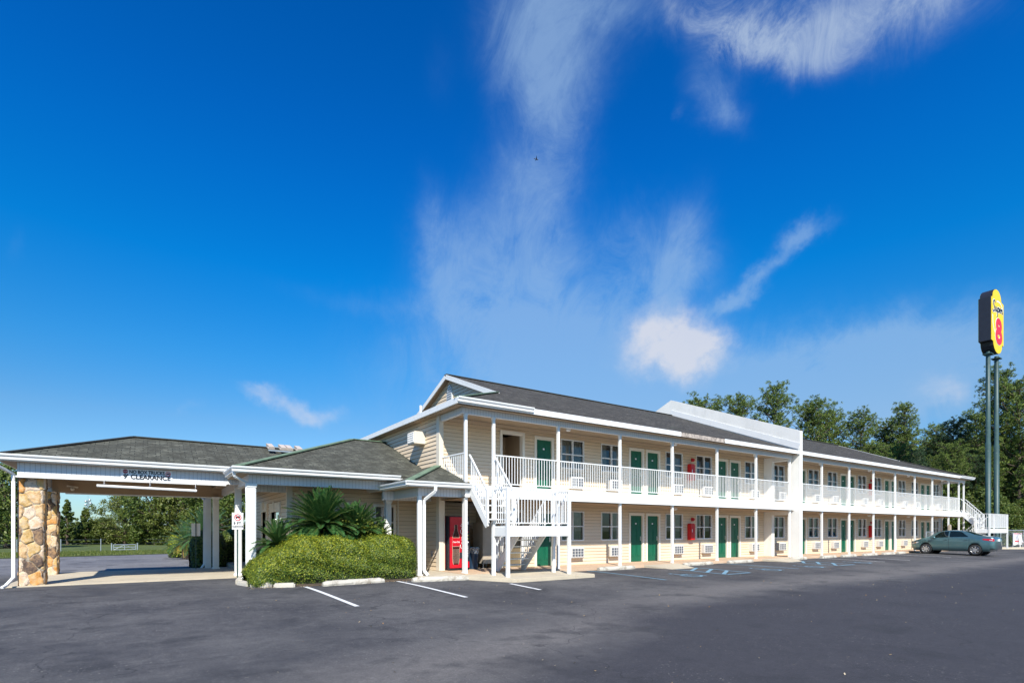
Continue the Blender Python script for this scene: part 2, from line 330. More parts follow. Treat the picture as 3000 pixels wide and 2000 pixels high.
pw,pb=M['paintwhite'],M['paintblue']
marking('parking_line',[((3.40,10.45),(3.3,14.2),.10)],pw); marking('parking_line',[((5.87,10.5),(5.8,14.35),.10)],pw); marking('parking_line',[((8.12,10.76),(8.18,12.2),.10)],pw)
marking('parking_line',[((-3.0,19.0),(-9,17.6),.10)],pw)
marking('parking_line',[((12.87,10.8),(12.89,14.35),.10)],pb); marking('parking_line',[((20.8,11.05),(20.5,14.4),.12)],pb)
def hatch(u0,u1,v0,v1):
    bars=[((u0,v1),(u0,v0),.1),((u1,v1),(u1,v0),.1),((u0,v0),(u1,v0),.1)]
    for k in range(3):
        a=v0+(v1-v0)*(.08+.31*k); bars.append(((u0+.05,a),(u1-.05,a+.72),.13))
    marking('access_aisle_marking',bars,pb,.010)
hatch(16.1,17.45,10.95,13.05); hatch(24.05,25.35,11.05,13.2)
def hc(cx,cy):
    m=[]; r=.34
    P=[(cx+.05+r*math.cos(t),cy-.12+r*math.sin(t)) for t in [math.radians(x) for x in range(150,400,25)]]
    for a,b in zip(P,P[1:]): m.append((a,b,.09))
    m+= [((cx-.12,cy+.62),(cx-.12,cy+.5),.16),((cx-.1,cy+.45),(cx-.02,cy+.02),.10),((cx-.06,cy+.2),(cx+.3,cy+.2),.08),((cx-.02,cy+.02),(cx+.33,cy+.02),.09),((cx+.33,cy+.02),(cx+.46,cy-.42),.09)]
    marking('wheelchair_marking',m,pb)
for c in ((14.65,11.45),(19.3,11.45),(22.3,11.4),(27.0,11.6)): hc(*c)
marking('parking_line',[((28.7,11.2),(28.55,14.3),.10)],pw)
for u in (31.3,36.7): marking('parking_line',[((u,11.1),(u,14.3),.10)],pw)
# concrete walkway, pads, ramps, driveway
ZW=.18
wk=MB(); wk.box(8.02,52.6,14.42,16.2,-.05,ZW); wk.box(8.18,10.4,16.2,17.9,-.05,ZW-.002); tag(wk.build('walkway',M['walk'],bevel=.012),kind='structure')
pd=MB(); pd.prism([(6.62,14.6),(7.55,13.9),(8.42,12.42),(8.62,12.36),(11.5,12.42),(11.55,13.6),(11.5,14.418),(8.018,14.418),(8.018,17.3),(6.62,17.3)],'z',-.05,ZW-.012); tag(pd.build('pavement',M['concrete'],bevel=.02),kind='structure')
def ramp_(u0,u1,w0,w1):
    m=MB(); zz=g(17,13.2)+.01
    v=[(u0,13.25,zz),(u1,13.25,zz),(w1,14.418,ZW-.004),(w0,14.418,ZW-.004)]; lo=[(a,b,-.05) for a,b,c in v]
    m.mesh(v+lo,[(0,1,2,3),(7,6,5,4),(0,4,5,1),(1,5,6,2),(2,6,7,3),(3,7,4,0)]); tag(m.build('kerb_ramp',M['concrete']),kind='structure')
ramp_(16.1,17.4,15.9,17.9); ramp_(24.1,25.3,23.9,26.4)
dv=MB(); dv.prism([(-3.15,18.86),(2.75,18.86),(2.75,24.3),(-3.15,24.3)],'z',-.1,.055); tag(dv.build('driveway_slab',M['concrete'],bevel=.01),kind='structure')
lp=MB(); lp.prism([(2.76,16.9),(8.0,16.9),(8.0,26),(2.76,26)],'z',-.1,.15); tag(lp.build('porch_floor',M['concrete']),kind='structure')
cs=MB(); cs.prism([(52.6,15.9),(52.6,14.3),(56.5,12.75),(70,6.0),(70.8,7.2),(57,14.8)],'z',-.05,.2); tag(cs.build('kerb_strip',M['concrete'],bevel=.02),kind='structure')
bd=MB(); bd.prism([(2.2,16.9),(2.05,15.6),(2.5,14.75),(3.6,14.35),(6.6,14.45),(6.62,17.2),(5,17.9),(2.3,17.6)],'z',-.05,.11); tag(bd.build('soil_bed',M['soil']),kind='structure')
# kerb stones at the hedge corner
kb=MB()
for i,(a,b) in enumerate((((2.28,17.5),(2.12,16.7)),((2.1,16.6),(2.02,15.95)),((2.02,15.85),(2.18,15.2)),((2.2,15.1),(2.55,14.62)),((2.62,14.56),(3.1,14.42)))): kb.beam((a[0],a[1],.10),(b[0],b[1],.10+.02*(i%2)),.19,.17)
tag(kb.build('kerb',M['stopconc'],bevel=.03),kind='structure')
n=700; C=np.stack([rng.uniform(2.0,6.6,n),14.62-np.abs(rng.normal(0,.22,n)),np.zeros(n)],1); C[:,2]=[g(a,b)+.014 for a,b in C[:,:2]]
n2=500; D=np.stack([rng.uniform(8.5,50,n2),14.36-np.abs(rng.normal(0,.16,n2)),np.zeros(n2)],1); D[:,2]=[g(a,b)+.014 for a,b in D[:,:2]]
n3=420; E_=np.stack([rng.uniform(1,26,n3),rng.uniform(2.5,12,n3),np.zeros(n3)],1); E_[:,2]=[g(a,b)+.012 for a,b in E_[:,:2]]
C=np.concatenate([C,D,E_]); n=len(C); Nn=unit(rng.normal(0,.35,(n,3))+np.array([0,0,1.])); T=unit(np.cross(Nn,rdir(n))); B_=np.cross(Nn,T); sz=rng.uniform(.006,.022,n)[:,None]
leaf('litter_leaf',[(0,(.20,.10,.04)),(.5,(.34,.24,.12)),(1,(.45,.38,.26))],.1,.8)
tag(leafmesh('leaf_litter',C,T*sz,B_*sz*.6,M['litter_leaf']),kind='stuff',label='dry brown leaf litter and grit scattered on the asphalt along the kerbs',cat='leaf litter')
# wheel stops
def wheelstop(u0,u1,v0,v1,label):
    m=MB(); L_=u1-u0; n=14; prof=[(-.10,0),(-.105,.05),(-.06,.13),(.06,.13),(.105,.05),(.10,0)]
    vsx=[];fs=[]
    for i in range(n+1):
        t=i/n; x=u0+L_*t; y=v0+(v1-v0)*t; zz=g(x,y)
        e=.75 if i in(0,n) else 1
        for a,b in prof: vsx.append((x,y+a*e+random.uniform(-.006,.006),zz+b*(e if b else 1)+(random.uniform(-.008,.008) if b else 0)))
    k=len(prof)
    for i in range(n):
        for j in range(k-1): fs.append((i*k+j,i*k+j+1,(i+1)*k+j+1,(i+1)*k+j))
    fs+= [tuple(range(k)),tuple(range(n*k+k-1,n*k-1,-1))]
    m.mesh(vsx,fs); org=((u0+u1)/2,(v0+v1)/2,g((u0+u1)/2,(v0+v1)/2))
    return tag(m.build('wheel_stop',M['stopconc'],org=org),label,'wheel stop','concrete wheel stops at the parking spaces')
wheelstop(3.72,5.42,14.2,14.38,'concrete wheel stop at the foot of the clipped front hedge')
wheelstop(6.1,7.72,13.98,13.72,'concrete wheel stop beside the pavement in front of the drinks machine')
names=['first wheel stop right of the stair landing, in the blue lined disabled bay','wheel stop in the disabled bay just right of the first kerb ramp','wheel stop between the second blue line and the second kerb ramp','wheel stop at the foot of the white firewall pier','first wheel stop right of the firewall pier','second wheel stop right of the firewall pier','third wheel stop right of the firewall pier','fourth wheel stop right of the firewall pier','last wheel stop left of the nose of the parked car','wheel stop just right behind the tail of the parked car']
for (a,b),nm in zip(((13.3,15.1),(17.95,19.8),(20.95,22.75),(25.9,27.4),(28.9,30.4),(31.1,32.7),(33.6,35.3),(36.1,37.7),(38.2,39.2),(48.6,50.2)),names): wheelstop(a,b,14.2,14.2,nm)
# ---------------------------------------------------------------- wall helper with real laps
def siding(mb, x0, x1, z0, z1, P, holes=(), pitch=.125, clip=None, proud=.022):
    """P(t,z,d) -> world point: t along wall, d outward"""
    z=z0
    while z<z1-1e-4:
        zt=min(z+pitch,z1); cuts=sorted(set([z,zt]+[h for a,b,c,d in holes for h in (c,d) if z<h<zt]))
        for za,zb in zip(cuts,cuts[1:]):
            zm=(za+zb)/2; a0,a1=(x0,x1) if clip is None else clip(zm)
            if a1-a0<.02: continue
            segs=[(a0,a1)]
            for a,b,c,d in holes:
                if c<zm<d:
                    ns=[]
                    for s,e in segs:
                        if b<=s or a>=e: ns.append((s,e))
                        else:
                            if s<a: ns.append((s,a))
                            if b<e: ns.append((b,e))
                    segs=ns
            da=proud*(1-(za-z)/pitch)+.004; db=proud*(1-(zb-z)/pitch)+.004
            for s,e in segs:
                mb.face([P(s,za,da),P(e,za,da),P(e,zb,db),P(s,zb,db)])
                if za==z: mb.face([P(s,za-.012,.002),P(e,za-.012,.002),P(e,za+.001,da),P(s,za+.001,da)],1)  # strip below the lap, coloured dark as its shadow
        z=zt
def solidwall(mb, x0,x1,z0,z1,P,holes=(),th=.12):
    xs=sorted(set([x0,x1]+[q for h in holes for q in h[:2] if x0<q<x1])); zs=sorted(set([z0,z1]+[q for h in holes for q in h[2:] if z0<q<z1]))
    for a,b in zip(xs,xs[1:]):
        for c,d in zip(zs,zs[1:]):
            if any(h[0]<(a+b)/2<h[1] and h[2]<(c+d)/2<h[3] for h in holes): continue
            p=[P(a,c,0),P(b,c,0),P(b,d,0),P(a,d,0)]; q=[P(a,c,-th),P(b,c,-th),P(b,d,-th),P(a,d,-th)]
            mb.mesh(p+q,[(0,1,2,3),(7,6,5,4),(0,4,5,1),(1,5,6,2),(2,6,7,3),(3,7,4,0)])
VW=16.2
Pf=lambda v: (lambda t,z,d:(t,v-d,z))          # wall facing -Y
Pl=lambda u: (lambda t,z,d:(u-d,t,z))          # wall facing -X, t = y
doors=[12.39,17.36,18.40,23.38,24.43,29.75,30.83,35.70,36.76,41.80,42.82,47.86,48.88]
wins=[13.80,15.90,19.82,21.98,25.87,28.40,32.11,34.31,38.17,40.35,44.23,46.42,50.42]
ZD=2.95
holes=[]
for zf in (0,1):
    zb=ZW if zf==0 else ZD
    for d in doors: holes.append((d-.40,d+.40,zb,zb+2.03))
    for w in wins: holes.append((w-.60,w+.60,1.11 if zf==0 else 3.92,2.27 if zf==0 else 5.06))
holes+= [(10.5,11.38,ZW,2.2),(10.48,11.42,ZD,5.02),(8.18,10.4,ZW,2.55)]
motel=empty('motel_building',(30,16,0),'long two storey cream sided motel block with white railed walkways and green doors','building')
wl=MB(); solidwall(wl,8.0,51.6,0,5.35,Pf(VW),holes)
siding(wl,8.13,51.5,ZW,5.34,Pf(VW),holes+[(26.98,27.27,0,6)])
solidwall(wl,16.2+.12,30.1,0,5.35,Pl(8.0)); siding(wl,16.30,30.0,ZW,5.33,Pl(8.0),pitch=.14)
# right end and back
wl.box(51.48,51.6,16.33,30.1,0,5.3); wl.box(8.0,51.6,30.1,30.2,0,5.3)
# vending alcove walls
solidwall(wl,8.1,10.52,0,2.55,Pf(17.9)); siding(wl,8.1,10.5,ZW,2.5,Pf(17.9)); wl.box(10.4,10.52,16.33,17.9,0,2.55)
wl.build('wall',[M['siding'],M['seam_shade']],motel)
pieces('corner_trim',M['cream'],motel,lambda m:m.box(7.97,8.13,16.10,16.32,ZW,5.32),lambda m:m.box(8.135,8.2,16.14,16.32,ZW,2.5),lambda m:m.box(51.5,51.63,16.14,16.25,ZW,5.32))
# dark rooms behind the openings
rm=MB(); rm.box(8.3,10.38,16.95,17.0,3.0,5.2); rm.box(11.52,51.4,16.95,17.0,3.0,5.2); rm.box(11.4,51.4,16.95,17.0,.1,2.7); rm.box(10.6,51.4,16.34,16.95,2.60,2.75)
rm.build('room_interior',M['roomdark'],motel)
bh=MB(); bh.box(10.45,11.45,17.4,17.45,2.95,5.1); bh.box(10.4,10.46,16.33,17.4,2.95,5.1); bh.box(11.44,11.5,16.33,17.4,2.95,5.1)
bh.build('passage_wall',M['soffit'],motel)
# soffits
pieces('soffit',M['soffit'],motel,lambda m:m.box(8.0,51.6,14.42,16.15,5.31,5.345),lambda m:m.box(7.74,7.99,14.42,29.5,5.315,5.34))
so=MB(); so.box(8.05,51.2,14.72,16.08,2.50,2.54); so.build('deck_soffit',M['soffit'],motel)
# beams under the eaves
pieces('beam',M['bead'],motel,lambda m:m.box(8.02,26.99,14.64,14.78,5.13,5.31),lambda m:m.box(27.26,51.3,14.64,14.78,5.13,5.31),lambda m:m.box(8.02,8.14,14.782,16.09,5.12,5.31),lambda m:m.box(51.18,51.3,14.782,16.1,5.13,5.31))
# walkway deck
def deckm(a,b):
    def f(m): m.box(a,b,14.58,16.18,2.56,2.93); m.box(a,b,14.555,14.579,2.54,2.70)
    return f
pieces('upper_deck',M['white'],motel,deckm(8.1,26.99),deckm(27.26,51.25))
# roof
def rp(mb,pts,uax,m=0,th=.07,z0=None):
    p=[Vector(q) for q in pts]; nrm=(p[1]-p[0]).cross(p[2]-p[0]).normalized()
    if nrm.z<0: nrm=-nrm
    uax=Vector(uax).normalized(); vax=nrm.cross(uax)
    mb.face(p,m,[(q.dot(uax),q.dot(vax)) for q in p]); lo=[q-Vector((0,0,th)) for q in p]; mb.face(lo[::-1],m)
    k=len(p)
    for i in range(k): mb.face([p[i],lo[i],lo[(i+1)%k],p[(i+1)%k]],m)
RZ=lambda v:5.5+.397*(v-14.30)
e0=7.70; e1=51.75; gu=11.35; gv_=14.30+(gu-e0)*.99; gz=RZ(gv_); rv=22.3; rz=RZ(rv)
rf=MB()
ge=e1-(gu-e0)
rp(rf,[(e0,14.30,5.5),(27.0,14.30,5.5),(27.0,rv,rz),(gu,rv,rz),(gu,gv_,gz)],(1,0,0))
rp(rf,[(27.25,14.30,5.5),(e1,14.30,5.5),(ge,gv_,gz),(ge,rv,rz),(27.25,rv,rz)],(1,0,0))
bv=2*rv-14.30
rp(rf,[(e0,bv,5.5),(e1,bv,5.5),(ge,2*rv-gv_,gz),(ge,rv,rz),(gu,rv,rz),(gu,2*rv-gv_,gz)],(1,0,0))
rp(rf,[(e0,14.30,5.5),(e0,bv,5.5),(gu+.35,2*rv-gv_-.35,gz+.14),(gu+.35,gv_+.35,gz+.14)],(0,1,0))
rp(rf,[(e1,14.30,5.5),(e1,bv,5.5),(ge-.35,2*rv-gv_-.35,gz+.14),(ge-.35,gv_+.35,gz+.14)],(0,1,0))
rf.build('roof',M['shingle_dark'],motel)
pieces('hip_cap',M['ridgecap'],motel,lambda m:m.beam((e0,14.3,5.52),(gu,gv_,gz+.02),.26,.025),lambda m:m.beam((e0,bv,5.52),(gu,2*rv-gv_,gz+.02),.26,.025))
pieces('ridge_cap',M['ridgedark'],motel,lambda m:m.beam((gu,rv,rz+.01),(27,rv,rz+.01),.24,.03),lambda m:m.beam((27.25,rv,rz+.01),(ge,rv,rz+.01),.24,.03),lambda m:m.beam((e1,14.3,5.52),(ge,gv_,gz+.02),.26,.025))
gw=MB(); hw=lambda z:(rv-(rz-.16-z)/.397,rv+(rz-.16-z)/.397)
zbase=5.9
Pg=Pl(gu+.28)
def pclip(z): a,b=hw(z); return a,b
siding(gw,0,0,zbase,rz-.22,Pg,clip=pclip,pitch=.16); gw.face([Pg(hw(zbase)[0],zbase,0),Pg(hw(zbase)[1],zbase,0),Pg(rv,rz-.16,0)])
gw.build('gable_wall',[M['siding'],M['seam_shade']],motel); gw=MB()
Pg2=lambda t,z,d:(ge-.28+d,t,z)
siding(gw,0,0,zbase,rz-.22,Pg2,clip=pclip,pitch=.16); gw.face([Pg2(hw(zbase)[0],zbase,0),Pg2(hw(zbase)[1],zbase,0),Pg2(rv,rz-.16,0)]); gw.build('gable_wall',[M['siding'],M['seam_shade']],motel)

for x in (gu+.02,ge-.02):
    for sgn in (1,-1):
        rk=MB(); rk.beam((x,rv-sgn*.02,rz-.10),(x,rv-sgn*(rv-gv_+.15),gz-.14),.04,.20); rk.build('rake_board',M['white'],motel)
sf=MB()
for sgn in (1,-1): sf.face([(gu+.04,rv,rz-.18),(gu+.28,rv,rz-.18),(gu+.28,rv-sgn*(rv-gv_),gz-.20),(gu+.04,rv-sgn*(rv-gv_),gz-.20)])
sf.build('gable_soffit',M['soffit'],motel)
# louvre vent (pointed oval)
vt=MB(); xg=gu+.21; zc=7.70; n=20; ring=[(xg,rv+.02+.27*math.sin(a)*(1-.25*abs(math.cos(a))**2),zc+.56*math.cos(a)) for a in [2*math.pi*i/n for i in range(n)]]
vt.mesh(ring+[(xg+.08,y,z) for x,y,z in ring],[tuple(range(n))]+[(i,(i+1)%n,(i+1)%n+n,i+n) for i in range(n)])
vo_=vt.build('gable_vent',M['winframe'],motel)
sl=MB()
for k in range(9):
    z=zc-.42+k*.105; w=.25*math.sqrt(max(.05,1-((z-zc)/.56)**2))*.85; sl.box(xg-.022,xg-.004,rv+.02-w,rv+.02+w,z,z+.028)
sl.build('vent_slat',M['acgrey'],vo_)
pp=MB(); pp.tube([(8.9,19.6,5.9),(8.9,19.6,6.42)],.05,10); pp.build('vent_pipe',M['white'],motel)
# fascia and gutter
def gutter(mb,a,b,out,h=.14,d=.12):
    a=Vector(a);b=Vector(b);out=Vector(out)
    prof=[(0,0),(0,-h),(d*.55,-h),(d*.62,-h*.55),(d*.9,-h*.35),(d,-h*.1),(d,0),(d-.012,0),(d-.02,-.03),(.02,-.03)]
    k=len(prof); v=[a+out*x+Vector((0,0,z)) for x,z in prof]+[b+out*x+Vector((0,0,z)) for x,z in prof]
    mb.mesh(v,[(i,(i+1)%k,(i+1)%k+k,i+k) for i in range(k)]+[tuple(range(k)),tuple(range(2*k-1,k-1,-1))])
pieces('fascia',M['fascia'],motel,lambda m:m.box(10.46,17.91,14.27,14.33,5.325,5.50),lambda m:m.box(20.84,27.0,14.27,14.33,5.325,5.50),lambda m:m.box(27.25,48.97,14.27,14.33,5.325,5.50),lambda m:m.box(7.66,7.72,14.31,30.3,5.325,5.50),lambda m:m.box(51.72,51.78,14.31,30.3,5.325,5.50))
fa=MB(); fa.box(17.912,20.838,14.285,14.33,5.325,5.49); tag(fa.build('fascia_patch',M['rotten'],motel),'bare rotten stretch of eave board with peeled paint')
pieces('gutter',M['white'],motel,lambda m:(m.box(7.66,10.455,14.27,14.309,5.325,5.50),gutter(m,(7.66,14.269,5.51),(10.455,14.269,5.51),(0,-1,0))),lambda m:(m.box(48.975,51.78,14.27,14.309,5.325,5.50),gutter(m,(48.975,14.269,5.51),(51.78,14.269,5.51),(0,-1,0))))
# firewall
fw=MB(); F0,F1=27.0,27.25
fw.prism([(14.28,5.08),(14.28,6.50),(rv,9.62),(2*rv-14.28,6.50),(2*rv-14.28,5.08)],'x',F0,F1)
fw.box(F0,F1,14.28,14.90,0,5.08); fw.box(F0,F1,15.75,30.2,0,5.08); fw.box(F0,F1,14.9,15.75,2.32,2.95); fw.build('firewall',M['stucco'],motel)
fl_=MB(); fl_.beam((F0-.012,14.3,5.72),(F0-.012,rv,rz+.18),.02,.30); fl_.build('roof_flashing',M['white'],motel)
# posts
PU=[8.18,9.20,11.86,14.86,17.86,20.85,23.84,26.78,29.98,33.05,36.08,39.10,42.12,45.08,48.07,50.13,51.14]
def mkpost(z0,z1):
    m=MB(); m.box(-.043,.043,-.043,.043,z0,z1); m.box(-.052,.052,-.052,.052,z1-.07,z1); m.box(-.055,.055,-.055,.055,z0,z0+.02)
    me=m.build('post',M['white'],motel,org=(0,0,0)); return me
pl=mkpost(ZW,2.54); pu=mkpost(2.93,5.135)
for i,u in enumerate(PU):
    for src in (pl,pu):
        if src is pl and i==1: continue
        o=src if i==0 else src.copy()
        if i: COL.objects.link(o); o.parent=motel
        o.location=Vector((u,14.69,0))-W[motel]; W[o]=Vector((u,14.69,0))
# railings
def railing(mb,a,b,h=1.0,gap=.11,low=.09,t=.017):
    a=Vector(a);b=Vector(b); up=Vector((0,0,1)); mb.beam(a+up*h,b+up*h,.045,.035); mb.beam(a+up*low,b+up*low,.03,.03)
    n=max(1,int(round((b-a).length/gap)))
    for i in range(1,n):
        p=a.lerp(b,i/n); mb.box(p.x-t/2,p.x+t/2,p.y-t/2,p.y+t/2,p.z+low,p.z+h)
def rail_obj(a,b,parent,name='railing',**k):
    m=MB(); railing(m,a,b,**k); return m.build(name,M['white'],parent,org=a)
for a,b in zip(PU[1:-1],PU[2:]):
    if abs(a-50.13)<.01: continue
    if a<27<b: rail_obj((27.27,14.69,2.93),(b-.05,14.69,2.93),motel)
    else: rail_obj((a+.05,14.69,2.93),(b-.05,14.69,2.93),motel)
rail_obj((8.18,14.75,2.93),(8.10,16.1,2.93),motel); rail_obj((51.2,14.75,2.93),(51.2,16.1,2.93),motel)
# doors
def make_door(org):
    x,y,z=org; d=MB(); d.box(x-.36,x+.36,y+.03,y+.07,z+.01,z+1.97)
    for (a,b,c,e) in ((-.27,-.04,.22,.75),(.04,.27,.22,.75),(-.27,-.04,.85,1.42),(.04,.27,.85,1.42),(-.27,-.04,1.52,1.84),(.04,.27,1.52,1.84)):
        d.box(x+a,x+b,y+.020,y+.031,z+c,z+e); d.box(x+a+.04,x+b-.04,y+.012,y+.021,z+c+.04,z+e-.04)
    o=d.build('door',M['green'],motel,org=org,bevel=.003)
    f=MB(); f.box(x-.46,x-.36,y-.045,y+.1,z,z+2.05); f.box(x+.36,x+.46,y-.045,y+.1,z,z+2.05); f.box(x-.46,x+.46,y-.05,y+.1,z+1.97,z+2.09); f.build('door_frame',M['frame'],o)
    h=MB(); h.tube([(x+.29,y+.01,z+.98),(x+.29,y-.06,z+.98),(x+.20,y-.06,z+.98)],.013,8); h.box(x+.26,x+.32,y,y+.03,z+.9,z+1.08); h.build('handle',M['brass'],o)
    p=MB(); p.box(x-.035,x+.035,y+.005,y+.02,z+1.60,z+1.66); p.build('room_plate',M['signwhite'],o)
    return o
d0=None
for zb in (ZW,ZD):
    for u in doors:
        if d0 is None: d0=make_door((u,VW,zb))
        else: 
            c=copy_tree(d0,motel,Vector((u,VW,zb))-W[motel]); KID[motel].append(c)
# brown service door and white open doorway
sd=MB(); sd.box(10.52,11.34,16.25,16.29,ZW,2.16); so_=sd.build('service_door',M['brown'],motel); f=MB(); f.box(10.42,10.52,16.15,16.3,ZW,2.25); f.box(11.34,11.44,16.15,16.3,ZW,2.25); f.box(10.42,11.44,16.145,16.3,2.16,2.28); f.build('door_frame',M['frame'],so_)
od=MB(); od.box(10.40,10.50,16.15,16.35,ZD,5.09); od.box(11.38,11.48,16.15,16.35,ZD,5.09); od.box(10.40,11.48,16.145,16.35,4.99,5.10); od.build('doorway_frame',M['frame'],motel)
# windows
def make_window(org,w,h,parent,curt):
    x,y,z=org; p=MB(); p.face([(x-w/2+.03,y+.035,z+.03),(x+w/2-.03,y+.035,z+.03),(x+w/2-.03,y+.035,z+h-.03),(x-w/2+.03,y+.035,z+h-.03)])
    o=p.build('window',M['glass'],parent,org=org)
    f=MB()
    for a,b,c,d in ((-w/2,-w/2+.04,0,h),(w/2-.04,w/2,0,h),(-.028,.028,.04,h-.04)): f.box(x+a,x+b,y-.03,y+.06,z+c,z+d)
    for a,b,c,d in ((-w/2+.04,w/2-.04,0,.04),(-w/2+.04,w/2-.04,h-.04,h),(-w/2+.04,-.028,h*.47,h*.47+.04),(.028,w/2-.04,h*.47,h*.47+.04)): f.box(x+a,x+b,y-.028,y+.058,z+c,z+d)
    f.build('frame',M['winframe'],o)
    if curt:
        c=MB()
        for (a,b) in curt:
            n=int((b-a)/.025); v=[];fs=[]
            for i in range(n+1):
                xx=x+a+(b-a)*i/n; yy=y+.13+.022*math.sin(i*1.5)+.01*math.sin(i*.7); v+=[(xx,yy,z-.05),(xx,yy,z+h+.05)]
            c.mesh(v,[(2*i,2*i+2,2*i+3,2*i+1) for i in range(n)],0,True)
        c.build('curtain',M['curtain'],o)
    return o
protos=[[(-.6,.6)],None,[(-.6,-.18),(.25,.6)],[(.05,.6)],[(-.6,-.38),(.06,.6)]]
seq=[0,4,3,1,2,4,2,1,2,0,4,3,1, 0,2,3,1,4,2,1,3,2,4,0,1,2]
first={}; k=0
for zf in (0,1):
    for w in wins:
        t=seq[k]; k+=1; org=(w,VW,1.11 if zf==0 else 3.92); h=1.16 if zf==0 else 1.14
        key=(t,zf)
        if key not in first: first[key]=make_window(org,1.18,h,motel,protos[t])
        else: KID[motel].append(copy_tree(first[key],motel,Vector(org)-W[motel]))
# through-wall air conditioners
def make_ac(org):
    x,y,z=org; m=MB(); m.box(x-.33,x+.33,y-.20,y+.05,z,z+.42); o=m.build('air_conditioner',M['acmetal'],motel,org=org,bevel=.01)
    gq=MB(); gq.box(x-.29,x+.29,y-.207,y-.202,z+.05,z+.37); q=gq.build('coil',M['coildark'],o)
    b=MB()
    for i in range(5): b.box(x-.3+i*.147,x-.288+i*.147,y-.225,y-.208,z+.03,z+.39)
    for i in range(4): b.box(x-.30,x+.30,y-.22,y-.206,z+.045+i*.105,z+.056+i*.105)
    b.build('grille',M['winframe'],o); return o
ac0=None
for z in (.44,3.18):
    for w in wins:
        if ac0 is None: ac0=make_ac((w+.1,VW,z))
        else: KID[motel].append(copy_tree(ac0,motel,Vector((w+.1,VW,z))-W[motel]))
# end wall window unit
u0=MB(); u0.box(7.58,8.0,17.20,17.78,4.50,4.93); o=u0.build('window_unit',M['cream'],motel,bevel=.012); u1=MB(); u1.box(7.565,7.579,17.24,17.74,4.54,4.89)
o2=u1.build('coil',M['acmetal'],o); u2=MB()
for i in range(7): u2.box(7.553,7.564,17.25+.08*i,17.262+.08*i,4.54,4.89)
for i in range(5): u2.box(7.551,7.563,17.24,17.74,4.56+.075*i,4.57+.075*i)
u2.build('grille',M['winframe'],o)
# under-deck lights, sensors
cl=None
for u in (13.0,19.05,25.1,31.5,37.5,43.4,49.5):
    for z in (2.50,5.31):
        m=MB(); m.lathe([(0,-.11),(.07,-.10),(.09,-.05),(.09,0)],(u,15.5,z),12); m.build('ceiling_light',M['signwhite'],motel,org=(u,15.5,z))
# fire extinguisher cabinets and alarms
def cabinet(u,z,lab):
    e=empty('fire_extinguisher_cabinet',(u,VW-.1,z),lab,'fire extinguisher cabinet','red fire extinguisher cabinets on the walkway walls')
    m=MB(); m.box(u-.15,u+.15,VW-.23,VW-.025,z,z+.70); m.prism([(u-.15,z+.70),(u+.15,z+.70),(u+.13,z+.76),(u-.13,z+.76)],'y',VW-.22,VW-.03); m.build('cabinet_body',M['red'],e,bevel=.008)
    m=MB(); m.box(u-.11,u+.11,VW-.236,VW-.2305,z+.25,z+.60); m.build('cabinet_door',M['vred'],e)
    m=MB(); m.box(u-.08,u-.05,VW-.243,VW-.2365,z+.36,z+.50); m.build('label_plate',M['signwhite'],e)
def alarm(u,z,lab):
    e=empty('fire_alarm_bell',(u,VW-.03,z),lab,'fire alarm','round red fire alarms above the extinguisher cabinets')
    m=MB(); m.box(u-.08,u+.08,VW-.06,VW-.026,z-.08,z+.08); m.build('back_box',M['red'],e); m=MB(); m.lathe([(0,-.12),(.05,-.115),(.075,-.08),(.078,-.03)],(u,VW-.03,z),14,axis='y'); m.build('bell',M['vred'],e)
for u,w in ((20.88,'near'),(39.2,'far')):
    half='left of the white firewall' if w=='near' else 'right of the white firewall'
    cabinet(u,1.08,'red fire extinguisher cabinet on the ground floor wall '+half); cabinet(u,3.83,'red fire extinguisher cabinet on the upper floor wall '+half)
    alarm(u+.2,2.03,'small round red fire alarm on the ground floor wall '+half); alarm(u+.2,4.80,'small round red fire alarm on the upper floor wall '+half)
